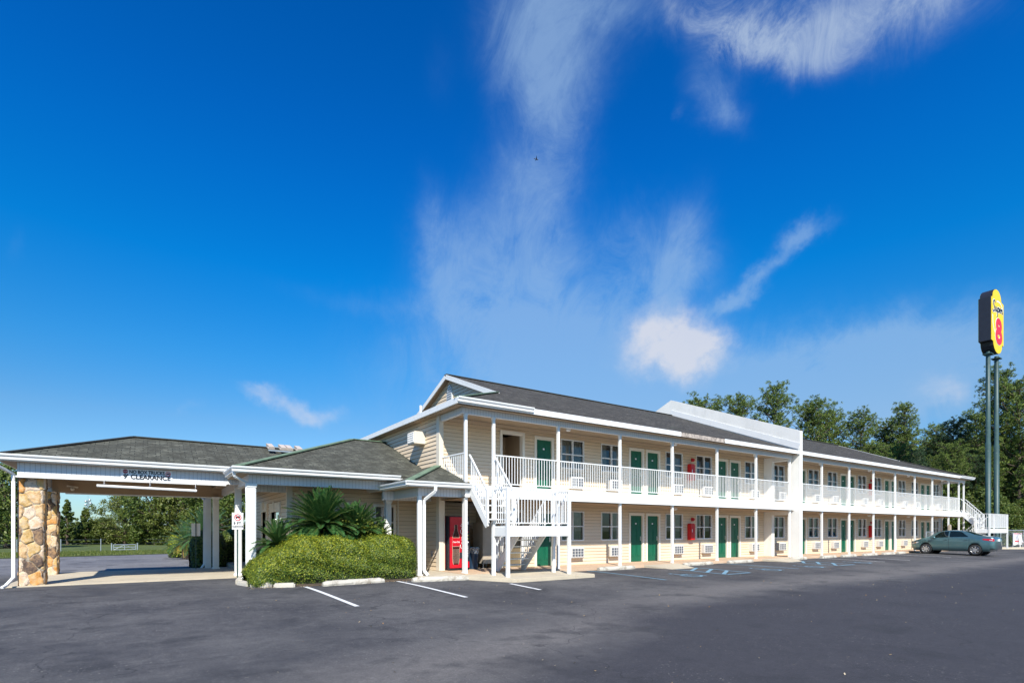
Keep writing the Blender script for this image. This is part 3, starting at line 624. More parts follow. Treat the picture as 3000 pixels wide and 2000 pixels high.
# ---------------------------------------------------------------- staircases
def staircase(label, ua,ub, lu0,lu1, ld0,ld1, group='outdoor staircases at the two ends of the motel'):
    """ua..ub opening in deck; landing x lu0..lu1; lower flight x ld0..ld1"""
    st=empty('outdoor_staircase',((lu0+lu1)/2,13.6,.17),label,'staircase',group)
    v0,v1=12.87,13.68; zl=1.64; Wm=M['white']
    m=MB(); m.box(lu0,lu1,v0,v1,zl-.04,zl); m.box(lu0,lu1,v0-.02,v0+.03,1.34,zl-.042); m.box(lu0,lu1,v1-.05,v1,1.34,zl-.042); m.box(lu0-.02,lu0+.03,v0+.031,v1-.051,1.34,zl-.042); m.box(lu1-.03,lu1+.02,v0+.031,v1-.051,1.34,zl-.042); m.build('landing',Wm,st)
    for x in (lu0,lu1):
        for y in (v0+.02,v1-.02):
            m=MB(); m.box(x-.045,x+.045,y-.045,y+.045,.165,2.74); m.build('post',Wm,st,org=(x,y,.165))
    rail_obj((lu0+.05,v0+.02,zl),(lu1-.05,v0+.02,zl),st,h=1.08); rail_obj((lu0,v0+.06,zl),(lu0,v1-.06,zl),st,h=1.08); rail_obj((lu1,v0+.06,zl),(lu1,v1-.06,zl),st,h=1.08)
    def flight(x0,x1,y0,z0,y1,z1,n,nm):
        # from (y0,z0) low to (y1,z1) high
        d=Vector((0,y1-y0,z1-z0)); rise=(z1-z0)/n; run=(y1-y0)/n
        for x in (x0,x1):
            m=MB(); m.beam((x,y0,z0+.02),(x,y1,z1-.12),.045,.22); m.build('stringer',Wm,st,org=(x,y0,z0))
        for i in range(1,n):
            m=MB(); yy=y0+run*(i-.5); zz=z0+rise*i; m.box(x0+.023,x1-.023,yy-.12,yy+.12,zz-.035,zz); m.build('tread',Wm,st,org=(x0,yy,zz))
        for x in (x0,x1):
            m=MB(); a=Vector((x,y0,z0+.12)); b=Vector((x,y1,z1)); up=Vector((0,0,.92)); m.beam(a+up,b+up,.045,.04); m.beam(a+up*.12,b+up*.12,.03,.03)
            k=max(3,int(abs(y1-y0)/.1))
            for i in range(1,k): p=a.lerp(b,i/k); m.box(p.x-.011,p.x+.011,p.y-.011,p.y+.011,p.z+.11,p.z+.90)
            m.box(x-.03,x+.03,y0-.03,y0+.03,z0,z0+1.04); m.build('handrail',Wm,st,org=(x,y0,z0))
    flight(ua+.07,ub-.02,v1-.18,zl,14.56,2.93,6,'upper')
    flight(ld0,ld1,15.0,ZW,v1-.02,zl,7,'lower')
    return st
staircase('white steel staircase with landing at the near left end of the motel',8.18,9.20,8.56,10.84,9.52,10.55)
staircase('white staircase with landing at the far right end of the motel behind the parked car',50.13,51.14,50.0,54.05,51.6,52.6)
# ---------------------------------------------------------------- lobby wing
lob=empty('lobby_building',(5,19,0),'single storey lobby wing with green shingle hip roof between the canopy and motel','building')
ze=3.25; lw=MB()
LH=[(6.45,7.08,1.25,2.32)]
solidwall(lw,3.62,8.0,.1,3.2,Pf(17.9),LH); siding(lw,3.76,7.98,.15,3.06,Pf(17.9),LH,pitch=.13)
LL=[(19.0,20.55,.6,2.15),(21.3,22.35,.15,2.2)]
solidwall(lw,18.02,25.4,.1,3.2,Pl(3.62),LL); siding(lw,18.03,25.4,.15,3.06,Pl(3.62),LL,pitch=.13); lw.box(3.62,8,25.3,25.42,.1,3.1)
lw.build('wall',[M['siding'],M['seam_shade']],lob)
t=MB(); t.box(3.59,3.76,17.86,18.03,.15,3.06); t.box(7.22,7.28,17.84,17.875,.15,3.05); t.build('corner_trim',M['cream'],lob)
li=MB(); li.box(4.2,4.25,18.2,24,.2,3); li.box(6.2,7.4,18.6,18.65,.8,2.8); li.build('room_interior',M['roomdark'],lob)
def framed(name,rect,P,mat,parent,crown=False,blind=False):
    a,b,c,d=rect; m=MB()
    m.face([P(a,c,-.05),P(b,c,-.05),P(b,d,-.05),P(a,d,-.05)]); o=m.build(name,mat,parent,org=P((a+b)/2,c,0))
    f=MB(); 
    def pb(a0,a1,c0,c1,d0,d1):
        p=[P(a0,c0,d0),P(a1,c0,d0),P(a1,c1,d0),P(a0,c1,d0)]; q=[P(a0,c0,d1),P(a1,c0,d1),P(a1,c1,d1),P(a0,c1,d1)]
        f.mesh(p+q,[(0,1,2,3),(7,6,5,4),(0,4,5,1),(1,5,6,2),(2,6,7,3),(3,7,4,0)])
    pb(a-.09,a,c,d,-.06,.05); pb(b,b+.09,c,d,-.06,.05); pb(a-.09,b+.09,d,d+.09,-.06,.052); pb(a-.09,b+.09,c-.07,c,-.06,.05); pb(a,b,c+(d-c)*.48,c+(d-c)*.48+.04,-.04,.02)
    if crown: pb(a-.16,b+.16,d+.09,d+.30,-.02,.06); pb((a+b)/2-.08,(a+b)/2+.08,d+.09,d+.34,.061,.09)
    f.build('frame',M['frame'],o)
    if blind:
        bl=MB(); bl.face([P(a,c+(d-c)*.5,-.11),P(b,c+(d-c)*.5,-.11),P(b,d,-.11),P(a,d,-.11)]); bl.build('blind',M['curtain'],o)
    return o
framed('window',LH[0],Pf(17.9),M['glass'],lob,blind=True); framed('window',LL[0],Pl(3.62),M['glass'],lob,True); framed('entrance_door',LL[1],Pl(3.62),M['glass'],lob,True)
lr=MB(); pk=(6.64,21.0,ze+.392*4.64); 
rp(lr,[(2.0,16.36,ze),(8.0,16.36,ze),(8.0,21,pk[2]),pk],(1,0,0)); rp(lr,[(2.0,16.36,ze),pk,(2.0,25.64,ze)],(0,1,0)); rp(lr,[(2.0,25.64,ze),pk,(8.0,21,pk[2]),(8.0,25.64,ze)],(1,0,0)); lr.build('roof',M['shingle_green'],lob)
cp=MB(); cp.beam((2.0,16.36,ze+.02),(pk[0],pk[1],pk[2]+.02),.26,.03); cp.beam((pk[0],21,pk[2]+.01),(8,21,pk[2]+.01),.24,.03); cp.build('hip_cap',M['ridgecap'],lob)
pieces('gutter',M['white'],lob,lambda m:(gutter(m,(1.88,16.36,ze+.01),(6.7,16.36,ze+.01),(0,-1,0)),m.box(2.0,6.9,16.362,16.39,ze-.16,ze)),lambda m:(gutter(m,(2.0,16.362,ze+.01),(2.0,18.4,ze+.01),(-1,0,0)),m.box(2.002,2.03,16.392,18.5,ze-.16,ze)))
pieces('soffit',M['soffit'],lob,lambda m:m.box(2.03,7.99,16.39,17.9,ze-.16,ze-.13),lambda m:m.box(2.03,3.6,17.905,25.6,ze-.16,ze-.13))
pieces('beam',M['bead'],lob,lambda m:(m.box(2.35,7.98,16.72,16.86,2.82,ze-.16),m.box(6.3,7.98,16.725,16.855,2.5,2.819)),lambda m:m.box(2.35,2.49,16.862,25.3,2.84,ze-.161),lambda m:m.box(2.492,3.6,18.0,18.1,2.7,3.08))
def column(x,y,w,z0,z1,parent,fl=True,cat=None):
    m=MB(); m.box(x-w/2,x+w/2,y-w/2,y+w/2,z0,z1)
    if fl:
        k=5
        for i in range(k):
            t=-w/2+w*(i+.5)/k; r=w*.055
            m.box(x+t-r,x+t+r,y-w/2-.012,y-w/2,z0+.12,z1-.12); m.box(x-w/2-.012,x-w/2,y+t-r,y+t+r,z0+.12,z1-.12); m.box(x+w/2,x+w/2+.012,y+t-r,y+t+r,z0+.12,z1-.12)
        e=w/2+.035
        for a,b in ((z0,z0+.05),(z0+.05,z0+.09),(z1-.1,z1-.06),(z1-.06,z1)):
            ee=e if a in(z0,z1-.06) else e-.015
            m.box(x-ee,x+ee,y-ee,y+ee,a,b)
    return m.build('column',M['white'],parent,org=(x,y,z0))
column(2.42,16.79,.21,.1,2.83,lob); column(1.95,24.15,.19,-.02,2.86,lob)
def downspout(path,w,parent):
    m=MB()
    for a,b in zip(path,path[1:]): m.beam(a,b,w,w*.8,up=(0,1,0) if abs(b[2]-a[2])>.2 else (0,0,1))
    return m.build('downspout',M['white'],parent,bevel=.008)
downspout([(1.93,16.4,3.1),(1.97,16.45,2.98),(2.30,16.72,2.84),(2.31,16.72,2.3),(2.31,16.72,.3),(2.15,16.5,.16)],.075,lob)
# small side porch
po=empty('side_porch',(7.3,15.6,.17),'small green shingled hip roofed porch with white posts left of the near staircase','porch')
zs=2.93; pk2=(8.0,16.25,zs+.71)
pr_=MB(); rp(pr_,[(6.2,14.45,zs),(8.30,14.45,zs),(8.03,16.2,pk2[2]),(7.97,16.2,pk2[2])],(1,0,0)); rp(pr_,[(6.2,14.45,zs),(7.97,16.2,pk2[2]),(7.97,18.9,pk2[2]),(6.2,18.9,zs)],(0,1,0)); pr_.build('roof',M['shingle_green'],po)
cp=MB(); cp.beam((6.2,14.45,zs+.02),(7.97,16.2,pk2[2]+.02),.24,.03); cp.build('hip_cap',M['ridgecap'],po)
pieces('gutter',M['white'],po,lambda m:(gutter(m,(6.09,14.45,zs+.01),(8.32,14.45,zs+.01),(0,-1,0),.13,.11),m.box(6.2,8.3,14.452,14.48,zs-.15,zs),m.box(8.28,8.31,14.482,16.0,zs-.15,zs-.02)),lambda m:(gutter(m,(6.2,14.452,zs+.01),(6.2,18.5,zs+.01),(-1,0,0),.13,.11),m.box(6.202,6.23,14.482,18.6,zs-.15,zs)))
s_=MB(); s_.box(6.23,8.2,14.48,17.85,zs-.15,zs-.12); s_.build('soffit',M['soffit'],po)
pieces('beam',M['bead'],po,lambda m:m.box(6.64,8.27,14.80,14.90,2.54,zs-.15),lambda m:m.box(6.64,6.74,14.902,17.85,2.53,zs-.15))
for x,y,w,z in ((6.70,14.85,.11,.165),(8.21,14.84,.09,.165)):
    m=MB(); m.box(x-w/2,x+w/2,y-w/2,y+w/2,z,2.545); m.box(x-w/2-.02,x+w/2+.02,y-w/2-.02,y+w/2+.02,z,z+.04); m.build('post',M['white'],po,org=(x,y,z))
column(6.72,17.45,.17,.15,2.53,po)
downspout([(7.0,14.37,2.82),(7.0,14.39,2.66),(6.80,14.70,2.42),(6.79,14.715,2.3),(6.79,14.715,.32),(6.86,14.58,.18)],.085,po)
ot=MB(); ot.box(7.965,7.975,16.62,16.72,.62,.82); ot.build('outlet_box',M['acgrey'],po)
# ---------------------------------------------------------------- drive-through canopy
cy=empty('entrance_canopy',(0,21,0),'white drive through canopy with green hip roof standing on stone pillars','canopy')
zc_=3.44; cz=zc_+.392*2.75
cr=MB(); A_=(-3.15,18.5,zc_); D_=(-3.15,24.0,zc_); R0=(-.40,21.25,cz); R1=(5.0,21.25,cz)
um=lambda z:2.0+(z-ze)/.392
rp(cr,[A_,(um(zc_),18.5,zc_),R1,R0],(1,0,0)); rp(cr,[A_,R0,D_],(0,1,0)); rp(cr,[D_,R0,R1,(um(zc_),24.0,zc_)],(1,0,0)); cr.build('roof',M['shingle_green'],cy)
cp=MB(); cp.beam((-3.15,18.5,zc_+.02),(-.4,21.25,cz+.02),.22,.03); cp.beam((-.4,21.25,cz+.01),(4.9,21.25,cz+.01),.22,.03); cp.build('ridge_cap',M['ridgedark'],cy)
pieces('gutter',M['white'],cy,lambda m:(gutter(m,(-3.27,18.5,zc_+.01),(2.25,18.5,zc_+.01),(0,-1,0)),m.box(-3.15,2.2,18.502,18.53,zc_-.16,zc_)),lambda m:(gutter(m,(-3.15,18.502,zc_+.01),(-3.15,24.1,zc_+.01),(-1,0,0)),m.box(-3.148,-3.12,18.532,24,zc_-.16,zc_)))
s_=MB(); s_.box(-3.12,2.3,18.53,24.0,zc_-.165,zc_-.13); s_.build('soffit',M['soffit'],cy)
pieces('beam',M['bead'],cy,lambda m:m.box(-2.80,2.55,18.72,18.86,2.93,zc_-.165),lambda m:m.box(-2.80,-2.66,18.884,23.42,2.93,zc_-.166),lambda m:m.box(-2.80,2.4,23.45,23.6,2.78,zc_-.167),lambda m:m.box(2.41,2.55,18.884,23.42,2.93,zc_-.166))
pieces('beam_trim',M['white'],cy,lambda m:m.box(-2.83,2.0,18.69,18.90,2.885,2.929),lambda m:m.box(-2.3,2.4,23.42,23.63,2.745,2.779))
pieces('beam_lining',M['soffit'],cy,lambda m:m.box(-2.64,2.4,23.43,23.449,2.79,zc_-.17),lambda m:m.box(-2.6,2.4,18.862,18.88,2.94,zc_-.17))
column(2.42,19.42,.17,.055,2.93,cy); column(2.15,23.4,.18,.04,2.79,cy)
def stonecol(x0,x1,y0,y1,z0,z1,seed):
    r=np.random.default_rng(seed); m=MB()
    def facegrid(w,h,P,off):
        step=.016; nx=int(w/step); nz=int(h/step); 
        pts=[];gw_=2; gh=int(h/.33)
        for j in range(-1,gh+1):
            for i in range(-1,gw_+1): pts.append(((i+.5+(.25 if j%2 else -.2)+r.uniform(-.34,.34))*w/gw_,(j+.5+r.uniform(-.34,.34))*h/gh))
        pts=np.array(pts); mats=r.choice([0,0,0,1,1,3,3,4,4,2,2],len(pts)); lift=r.uniform(.012,.045,len(pts))
        xs=np.linspace(0,w,nx+1); zs_=np.linspace(0,h,nz+1); X,Z=np.meshgrid(xs,zs_)
        wob=.02*np.sin(X*23+Z*9+off)+.015*np.sin(Z*31+off*2); X2=X+wob; Z2=Z+.018*np.sin(X*27-Z*13+off)
        D=np.hypot(X2[...,None]-pts[:,0],(Z2[...,None]-pts[:,1])*.85); o=np.argsort(D,axis=-1)[...,:2]
        d1=np.take_along_axis(D,o[...,:1],-1)[...,0]; d2=np.take_along_axis(D,o[...,1:2],-1)[...,0]; e=d2-d1
        H=np.where(e<.014,0,lift[o[...,0]]*np.clip((e-.014)/.03,0,1)**.5)+.004*np.sin(X*60+Z*41)
        H=H+.006*np.sin(X*19+off)*np.sin(Z*23); H=(H+.002)*np.clip(np.minimum(X,w-X)/.022,0,1)
        v=[P(X[j,i],Z[j,i],H[j,i]) for j in range(nz+1) for i in range(nx+1)]
        b0=len(m.v); m.v+=v
        for j in range(nz):
            for i in range(nx):
                a=b0+j*(nx+1)+i; m.f.append([a,a+1,a+nx+2,a+nx+1]); m.m.append(5 if e[j,i]<.018 else int(mats[o[j,i,0]])); m.uv.append([(0,0)]*4); m.sm.append(True)
    h=z1-z0; facegrid(x1-x0,h,lambda a,b,c:(x0+a,y0-c,z0+b),0); facegrid(y1-y0,h,lambda a,b,c:(x1+c,y0+a,z0+b),3); facegrid(x1-x0,h,lambda a,b,c:(x1-a,y1+c,z0+b),5); facegrid(y1-y0,h,lambda a,b,c:(x0-c,y1-a,z0+b),8)
    m.box(x0+.012,x1-.012,y0+.012,y1-.012,z0,z1,5)
    o=m.build('stone_pillar',STONES,cy,org=((x0+x1)/2,(y0+y1)/2,z0)); return o
stonecol(-2.80,-2.31,18.95,19.42,.03,2.93,3); stonecol(-2.95,-2.50,23.3,23.75,-.03,2.80,11)
downspout([(-3.2,18.45,3.3),(-3.17,18.48,3.16),(-2.9,18.84,2.98),(-2.895,18.86,2.8),(-2.895,18.86,.28),(-3.0,18.6,.10),(-3.06,18.5,.06)],.075,cy)
downspout([(1.65,24.3,2.95),(1.7,24.3,2.85),(1.83,24.2,2.7),(1.82,24.2,.2),(1.72,24.15,.05)],.07,lob)
# banner on the beam
bn=empty('clearance_banner',(0,18.70,2.95),'white banner lettered NO BOX TRUCKS 9 CLEARANCE on the canopy beam','sign')
m=MB(); m.box(-.62,.60,18.700,18.716,2.945,3.255); m.build('panel',M['signwhite'],bn)
textmesh('lettering','NO BOX TRUCKS',.132,(-.015,18.698,3.165),M['letter'],bn,sx=.80,bold=.005); textmesh('lettering',"9' CLEARANCE",.178,(-.01,18.698,3.025),M['letter'],bn,sx=.96,bold=.007)
m=MB(); m.prism([(-.525+.062*math.cos(math.pi/8+i*math.pi/4),3.175+.062*math.sin(math.pi/8+i*math.pi/4)) for i in range(8)],'y',18.692,18.699); m.build('stop_symbol',M['stopred'],bn)
textmesh('lettering','STOP',.045,(-.525,18.690,3.175),M['signwhite'],bn)
def ringm(mb,x,y,z,r0,r1,n=28):
    v=[]
    for i in range(n):
        a=2*math.pi*i/n; v+=[(x+r0*math.cos(a),y,z+r0*math.sin(a)),(x+r1*math.cos(a),y,z+r1*math.sin(a)),(x+r1*math.cos(a),y+.004,z+r1*math.sin(a)),(x+r0*math.cos(a),y+.004,z+r0*math.sin(a))]
    fs=[]
    for i in range(n):
        j=(i+1)%n
        for k in range(4): fs.append((4*i+k,4*i+(k+1)%4,4*j+(k+1)%4,4*j+k))
    mb.mesh(v,fs)
def notruck(x,y,z,r,parent):
    m=MB(); m.box(x-.02*r/.1,x+.62*r*1.05,y,y+.003,z-.15*r,z+.42*r); m.box(x-.62*r,x-.1*r,y,y+.003,z-.18*r,z+.18*r); m.lathe([(0,0),(.17*r,0)],(x-.36*r,y-.0005,z-.24*r),12,axis='y'); m.lathe([(0,0),(.17*r,0)],(x+.34*r,y-.0005,z-.24*r),12,axis='y'); m.build('truck_symbol',M['letter'],parent)
    m=MB(); ringm(m,x,y-.005,z,r*.86,r*1.04); m.beam((x-.64*r,y-.004,z+.64*r),(x+.64*r,y-.004,z-.64*r),.004,r*.16,up=(0,0,1)); m.build('prohibition_ring',M['signred'],parent)
notruck(.49,18.694,3.155,.062,bn)
# clearance bar
cb=empty('clearance_bar',(0,18.6,2.7),'long white clearance bar hanging under the canopy beam','clearance bar')
m=MB(); m.tube([(-1.16,18.60,2.735),(1.21,18.60,2.69)],.038,12); m.build('tube',M['white'],cb)
for x in (-1.0,.05,1.18):
    m=MB(); m.tube([(x,18.60,2.73),(x,18.66,2.95)],.006,6); m.tube([(x-.02,18.59,2.77),(x+.02,18.62,2.81)],.008,6); m.build('chain',M['steel'],cb)
fl2=empty('flood_lamp',(-2.2,22.8,2.95),'small twin spot lamp under the canopy beside the rear stone pillar','lamp')
m=MB(); m.beam((-2.25,23.3,3.0),(-1.95,23.3,2.96),.05,.05); m.lathe([(0,0),(.05,.01),(.06,.1)],(-2.1,23.2,2.9),12,axis='y'); m.build('lamp_head',M['cream'],fl2)
# roof boxes
rb=empty('roof_light_rack',(4.1,20.6,4.35),'rack of four pale box lights on the canopy roof ridge','roof lights')
m=MB(); m.box(3.5,4.72,20.42,20.47,4.30,4.34); m.box(3.55,4.7,20.75,20.8,4.48,4.51); m.build('rail',M['galv'],rb)
for x in (3.50,3.90,4.115,4.45):
    m=MB(); m.mesh([(x,20.42,4.36),(x+.21,20.42,4.36),(x+.21,20.85,4.50),(x,20.85,4.50),(x+.02,20.38,4.45),(x+.19,20.38,4.45),(x+.17,20.80,4.61),(x-.02,20.80,4.61)],[(3,2,1,0),(4,5,6,7),(0,1,5,4),(1,2,6,5),(2,3,7,6),(3,0,4,7)]); m.build('light_box',M['lightbox'],rb,org=(x,20.6,4.4))
# ---------------------------------------------------------------- signs
cs_=empty('clearance_sign',(2.27,18.3,0),'small white 9 FT. CLEARANCE sign with a crossed out truck on a green post','sign')
m=MB(); m.box(2.25,2.29,18.33,18.36,0,2.05)
m.build('sign_post',M['postgreen'],cs_)
m=MB()
for i in range(36): m.box(2.264,2.276,18.325,18.3298,.1+i*.04,.115+i*.04)
m.build('post_holes',M['galv'],cs_)
m=MB(); m.box(2.115,2.425,18.30,18.312,1.54,2.05); m.build('panel',M['signwhite'],cs_,bevel=.004)
notruck(2.27,18.292,1.91,.095,cs_); textmesh('lettering','9 FT.',.115,(2.27,18.297,1.725),M['letter'],cs_,bold=.002); textmesh('lettering','CLEARANCE',.066,(2.27,18.297,1.63),M['letter'],cs_,sx=.78,bold=.0015)
bs=empty('rear_sign',(1.5,23.6,0),'back of a white metal sign on a dark post behind the canopy','sign')
m=MB(); m.box(1.49,1.52,23.55,23.58,-.02,2.0); m.build('sign_post',M['postgreen'],bs); m=MB(); m.box(1.36,1.65,23.585,23.597,1.30,1.78); m.build('panel',M['signwhite'],bs)
# pylon sign
py=empty('pylon_sign',(60.4,15.4,0),'tall roadside pylon with a yellow Super 8 sign box on two dark green poles','sign')
for x in (59.4,61.6):
    m=MB(); m.tube([(x,15.4,0),(x,15.4,9),(x,15.4,9.001),(x,15.4,16.75)],[.19,.19,.165,.155],20); m.box(x-.34,x+.34,15.1,15.7,16.5,16.57); m.build('pole',M['polegreen'],py,org=(x,15.4,0))
xa,xb,y0,y1=58.5,61.7,14.95,15.82
prof=[(xa,17.5),(xa,21.15),(xa+.2,21.15)]+[(59.95+1.1*math.cos(t),21.25+.78*math.sin(t)) for t in [math.radians(a) for a in range(180,-1,-20)]]+[(xb-.55,21.2),(xb,21.1),(xb,17.5),(xb-.25,17.5)]+[(60.15+1.15*math.cos(t),17.45-.85*math.sin(t)) for t in [math.radians(a) for a in range(0,181,20)]]
m=MB(); m.prism(prof,'y',y0+.03,y1-.03); m.build('sign_cabinet',M['black'],py)
m=MB(); m.prism([(60.1+(x-60.1)*.985,19+(z-19)*.99) for x,z in prof],'y',y0,y0+.029); m.build('sign_face',M['signyellow'],py)
m=MB(); m.prism([(60.1+(x-60.1)*.985,19+(z-19)*.99) for x,z in prof],'y',y1-.029,y1); m.build('sign_face',M['signyellow'],py)
def spline(pts,k=6):
    P=[Vector(p) for p in pts]; out=[]
    for i in range(len(P)-1):
        p0=P[max(i-1,0)];p1=P[i];p2=P[i+1];p3=P[min(i+2,len(P)-1)]
        for j in range(k):
            t=j/k; out.append(.5*((2*p1)+(-p0+p2)*t+(2*p0-5*p1+4*p2-p3)*t*t+(-p0+3*p1-3*p2+p3)*t**3))
    out.append(P[-1]); return out
def stroke(mb,pts,w,y,th=.01,closed=False):
    P=spline(pts); n=len(P); v=[];fs=[]
    for i,p in enumerate(P):
        d=(P[min(i+1,n-1)]-P[max(i-1,0)]); d.normalize(); q=Vector((-d.y,d.x))*w/2
        for s in (-1,1): v.append((p.x+s*q.x,y,p.y+s*q.y))
        for s in (-1,1): v.append((p.x+s*q.x,y+th,p.y+s*q.y))
    for i in range(n-1):
        a=4*i;b=4*(i+1); fs+=[(a,a+1,b+1,b),(a+2,b+2,b+3,a+3),(a,b,b+2,a+2),(a+1,a+3,b+3,b+1)]
    mb.mesh(v,fs)
SUP=[[(.55,1.15),(.42,1.35),(.22,1.3),(.18,1.05),(.40,.75),(.42,.45),(.2,.3),(.02,.45)],
     [(.58,.82),(.60,.50),(.72,.42),(.86,.62),(.90,.85)],[(.90,.85),(.90,.50),(1.0,.45)],
     [(1.12,.84),(1.08,.40),(.98,-.10)],[(1.10,.62),(1.24,.84),(1.38,.70),(1.30,.48),(1.10,.45)],
     [(1.46,.62),(1.66,.70),(1.62,.86),(1.50,.76),(1.50,.54),(1.66,.46)],[(1.84,.84),(1.82,.46)],[(1.83,.66),(1.98,.84),(2.08,.80),(2.05,.50),(2.18,.48)]]
def supers(w,y,name,mat):
    m=MB()
    for s in SUP: stroke(m,[(58.75+a*1.20,19.72+.05*a+b*.88,0)[:2] for a,b in s],w,y,.01)
    m.build(name,mat,py)
supers(.24,y0-.012,'script_outline',M['signwhite']); supers(.13,y0-.024,'script_lettering',M['letter'])
m=MB(); stroke(m,[(59.8,21.0),(60.6,21.05),(61.2,20.8),(61.5,20.45)],.12,y0-.011); stroke(m,[(58.8,19.7),(58.9,18.9),(59.3,18.3)],.12,y0-.011); m.build('swoosh',M['signwhite'],py)
def eight(w,y,dx,name,mat):
    m=MB(); E=[]
    for i in range(41):
        t=2*math.pi*i/40; E.append((60.75+dx+.52*math.sin(t)*(1 if math.cos(t)>0 else 1)*(.92 if i<10 or i>30 else 1.0),0)); 
    up=[(60.35+dx+.50*math.sin(a),19.02+.36*math.cos(a)) for a in [2*math.pi*i/16 for i in range(17)]]
    lo=[(60.35+dx+.60*math.sin(a),18.10+.44*math.cos(a)) for a in [2*math.pi*i/16 for i in range(17)]]
    stroke(m,up,w,y); stroke(m,lo,w,y+.0005); m.build(name,mat,py)
eight(.62,y0-.012,-.03,'numeral_outline',M['signwhite']); eight(.54,y0-.026,0,'numeral',M['signred'])
# ---------------------------------------------------------------- vending machine, bin, cabinet
vm=empty('vending_machine',(8.62,16.3,ZW),'red drinks vending machine with a bottle picture and Coca-Cola lettering','vending machine')
vx0,vx1,vy=8.26,9.02,15.92
m=MB(); m.box(vx0,vx1,vy+.04,vy+.78,ZW+.02,2.0); m.build('body',M['black'],vm,bevel=.008)
m=MB(); m.box(vx0-.004,vx0+.001,vy+.30,vy+.78,ZW+.05,1.98); m.build('side_panel',M['red'],vm)
m=MB(); m.box(vx0+.02,vx1-.14,vy,vy+.04,ZW+.08,1.96); m.build('front_panel',M['vred'],vm,bevel=.006)
m=MB(); m.box(vx1-.13,vx1-.01,vy+.005,vy+.04,ZW+.30,1.96); m.build('button_panel',M['black'],vm)
m=MB(); m.box(vx1-.14,vx1-.01,vy,vy+.04,ZW+.08,ZW+.29); m.build('lower_panel',M['vred'],vm)
for i,(z,mt) in enumerate(((1.72,'signwhite'),(1.45,'signred'),(1.33,'yellow'),(1.22,'yellow'),(1.10,'signwhite'))):
    m=MB(); m.box(vx1-.10,vx1-.04,vy-.004,vy+.004,z,z+(.09 if i==0 else .035)); m.build('button',M[mt],vm)
for i in range(7):
    m=MB(); m.box(vx1-.10,vx1-.05,vy-.004,vy+.004,.95-i*.055,.975-i*.055); m.build('button',M['acgrey'],vm)
cx=8.50; bp=[(.045,1.70),(.05,1.62),(.045,1.58),(.065,1.48),(.105,1.36),(.125,1.22),(.13,.98),(.118,.8),(.128,.62),(.11,.45),(.09,.38)]
m=MB(); pr2=[(cx-r-.012,z) for r,z in bp]+[(cx+r+.012,z) for r,z in bp[::-1]]; m.prism(pr2,'y',vy-.004,vy); m.build('bottle_outline',M['beige'],vm)
m=MB(); pr2=[(cx-r,z) for r,z in bp]+[(cx+r,z) for r,z in bp[::-1]]; m.prism(pr2,'y',vy-.007,vy-.0041); m.build('bottle_picture',M['bottle'],vm)
m=MB(); m.box(cx-.135,cx+.135,vy-.010,vy-.0071,.98,1.27); m.build('bottle_label',M['vred'],vm)
for za in (.975,1.265): pieces('label_edge',M['beige'],vm,lambda m:m.box(cx-.135,cx+.135,vy-.012,vy-.0101,za,za+.01))
for k in range(-2,3): pieces('bottle_highlight',M['beige'],vm,lambda m:m.box(cx+k*.045-.004,cx+k*.045+.004,vy-.0085,vy-.0071,.42,.9))
textmesh('lettering','Coca-Cola',.075,(cx,vy-.012,1.13),M['signwhite'],vm,shear=.35,extrude=.001,sx=.80,bold=.001)
textmesh('lettering','Coca-Cola',.21,(8.735,vy-.004,1.30),M['signwhite'],vm,shear=.35,extrude=.001,rot=(math.pi/2,-math.pi/2,0),sx=.95)
m=MB(); m.box(8.64,8.86,vy-.012,vy,.58,.78); m.build('delivery_flap',M['black'],vm)
bn2=empty('rubbish_bin',(9.34,16.25,ZW),'dark blue rubbish bin with a clear liner beside the drinks machine','bin')
m=MB(); m.lathe([(0,0),(.145,0),(.15,.02),(.18,.68),(.19,.70),(.19,.73),(.17,.73),(.15,.1)],(9.34,16.25,ZW),24); 
for k in range(16):
    a=2*math.pi*k/16; m.beam((9.34+.155*math.cos(a),16.25+.155*math.sin(a),ZW+.08),(9.34+.178*math.cos(a),16.25+.178*math.sin(a),ZW+.6),.02,.012,up=(math.cos(a),math.sin(a),0))
m.build('bin_body',M['binblue'],bn2)
m=MB(); v=[];fs=[];n=24
for j in range(5):
    for k in range(n): a=2*math.pi*k/n; r=.185+.02*math.sin(k*2.3+j)+(.03 if j==1 else 0); v.append((9.34+r*math.cos(a),16.25+r*math.sin(a),ZW+.76-.055*j+.012*math.sin(k*3)))
for j in range(4):
    for k in range(n): fs.append((j*n+k,j*n+(k+1)%n,(j+1)*n+(k+1)%n,(j+1)*n+k))
m.mesh(v,fs); m.build('bin_liner',M['plastic'],bn2)
ic=empty('ice_machine',(10.05,16.6,ZW),'beige metal ice machine on short legs under the near staircase','ice machine')
m=MB(); m.box(9.76,10.36,16.28,17.0,ZW+.16,1.80); m.box(9.80,10.32,16.262,16.279,.95,1.7); m.build('cabinet',M['beige'],ic,bevel=.01)
for x,y in ((9.8,16.33),(10.3,16.33),(9.8,16.95),(10.3,16.95)): m=MB(); m.tube([(x,y,ZW),(x,y,ZW+.17)],.02,8); m.build('leg',M['steel'],ic,org=(x,y,ZW))
# ---------------------------------------------------------------- parked car
def interp(tab,x):
    if x<=tab[0][0]: return tab[0][1:]
    for a,b in zip(tab,tab[1:]):
        if x<=b[0]:
            t=(x-a[0])/(b[0]-a[0]); t=t*t*(3-2*t)*.35+t*.65; return [p+(q-p)*t for p,q in zip(a[1:],b[1:])]
    return tab[-1][1:]
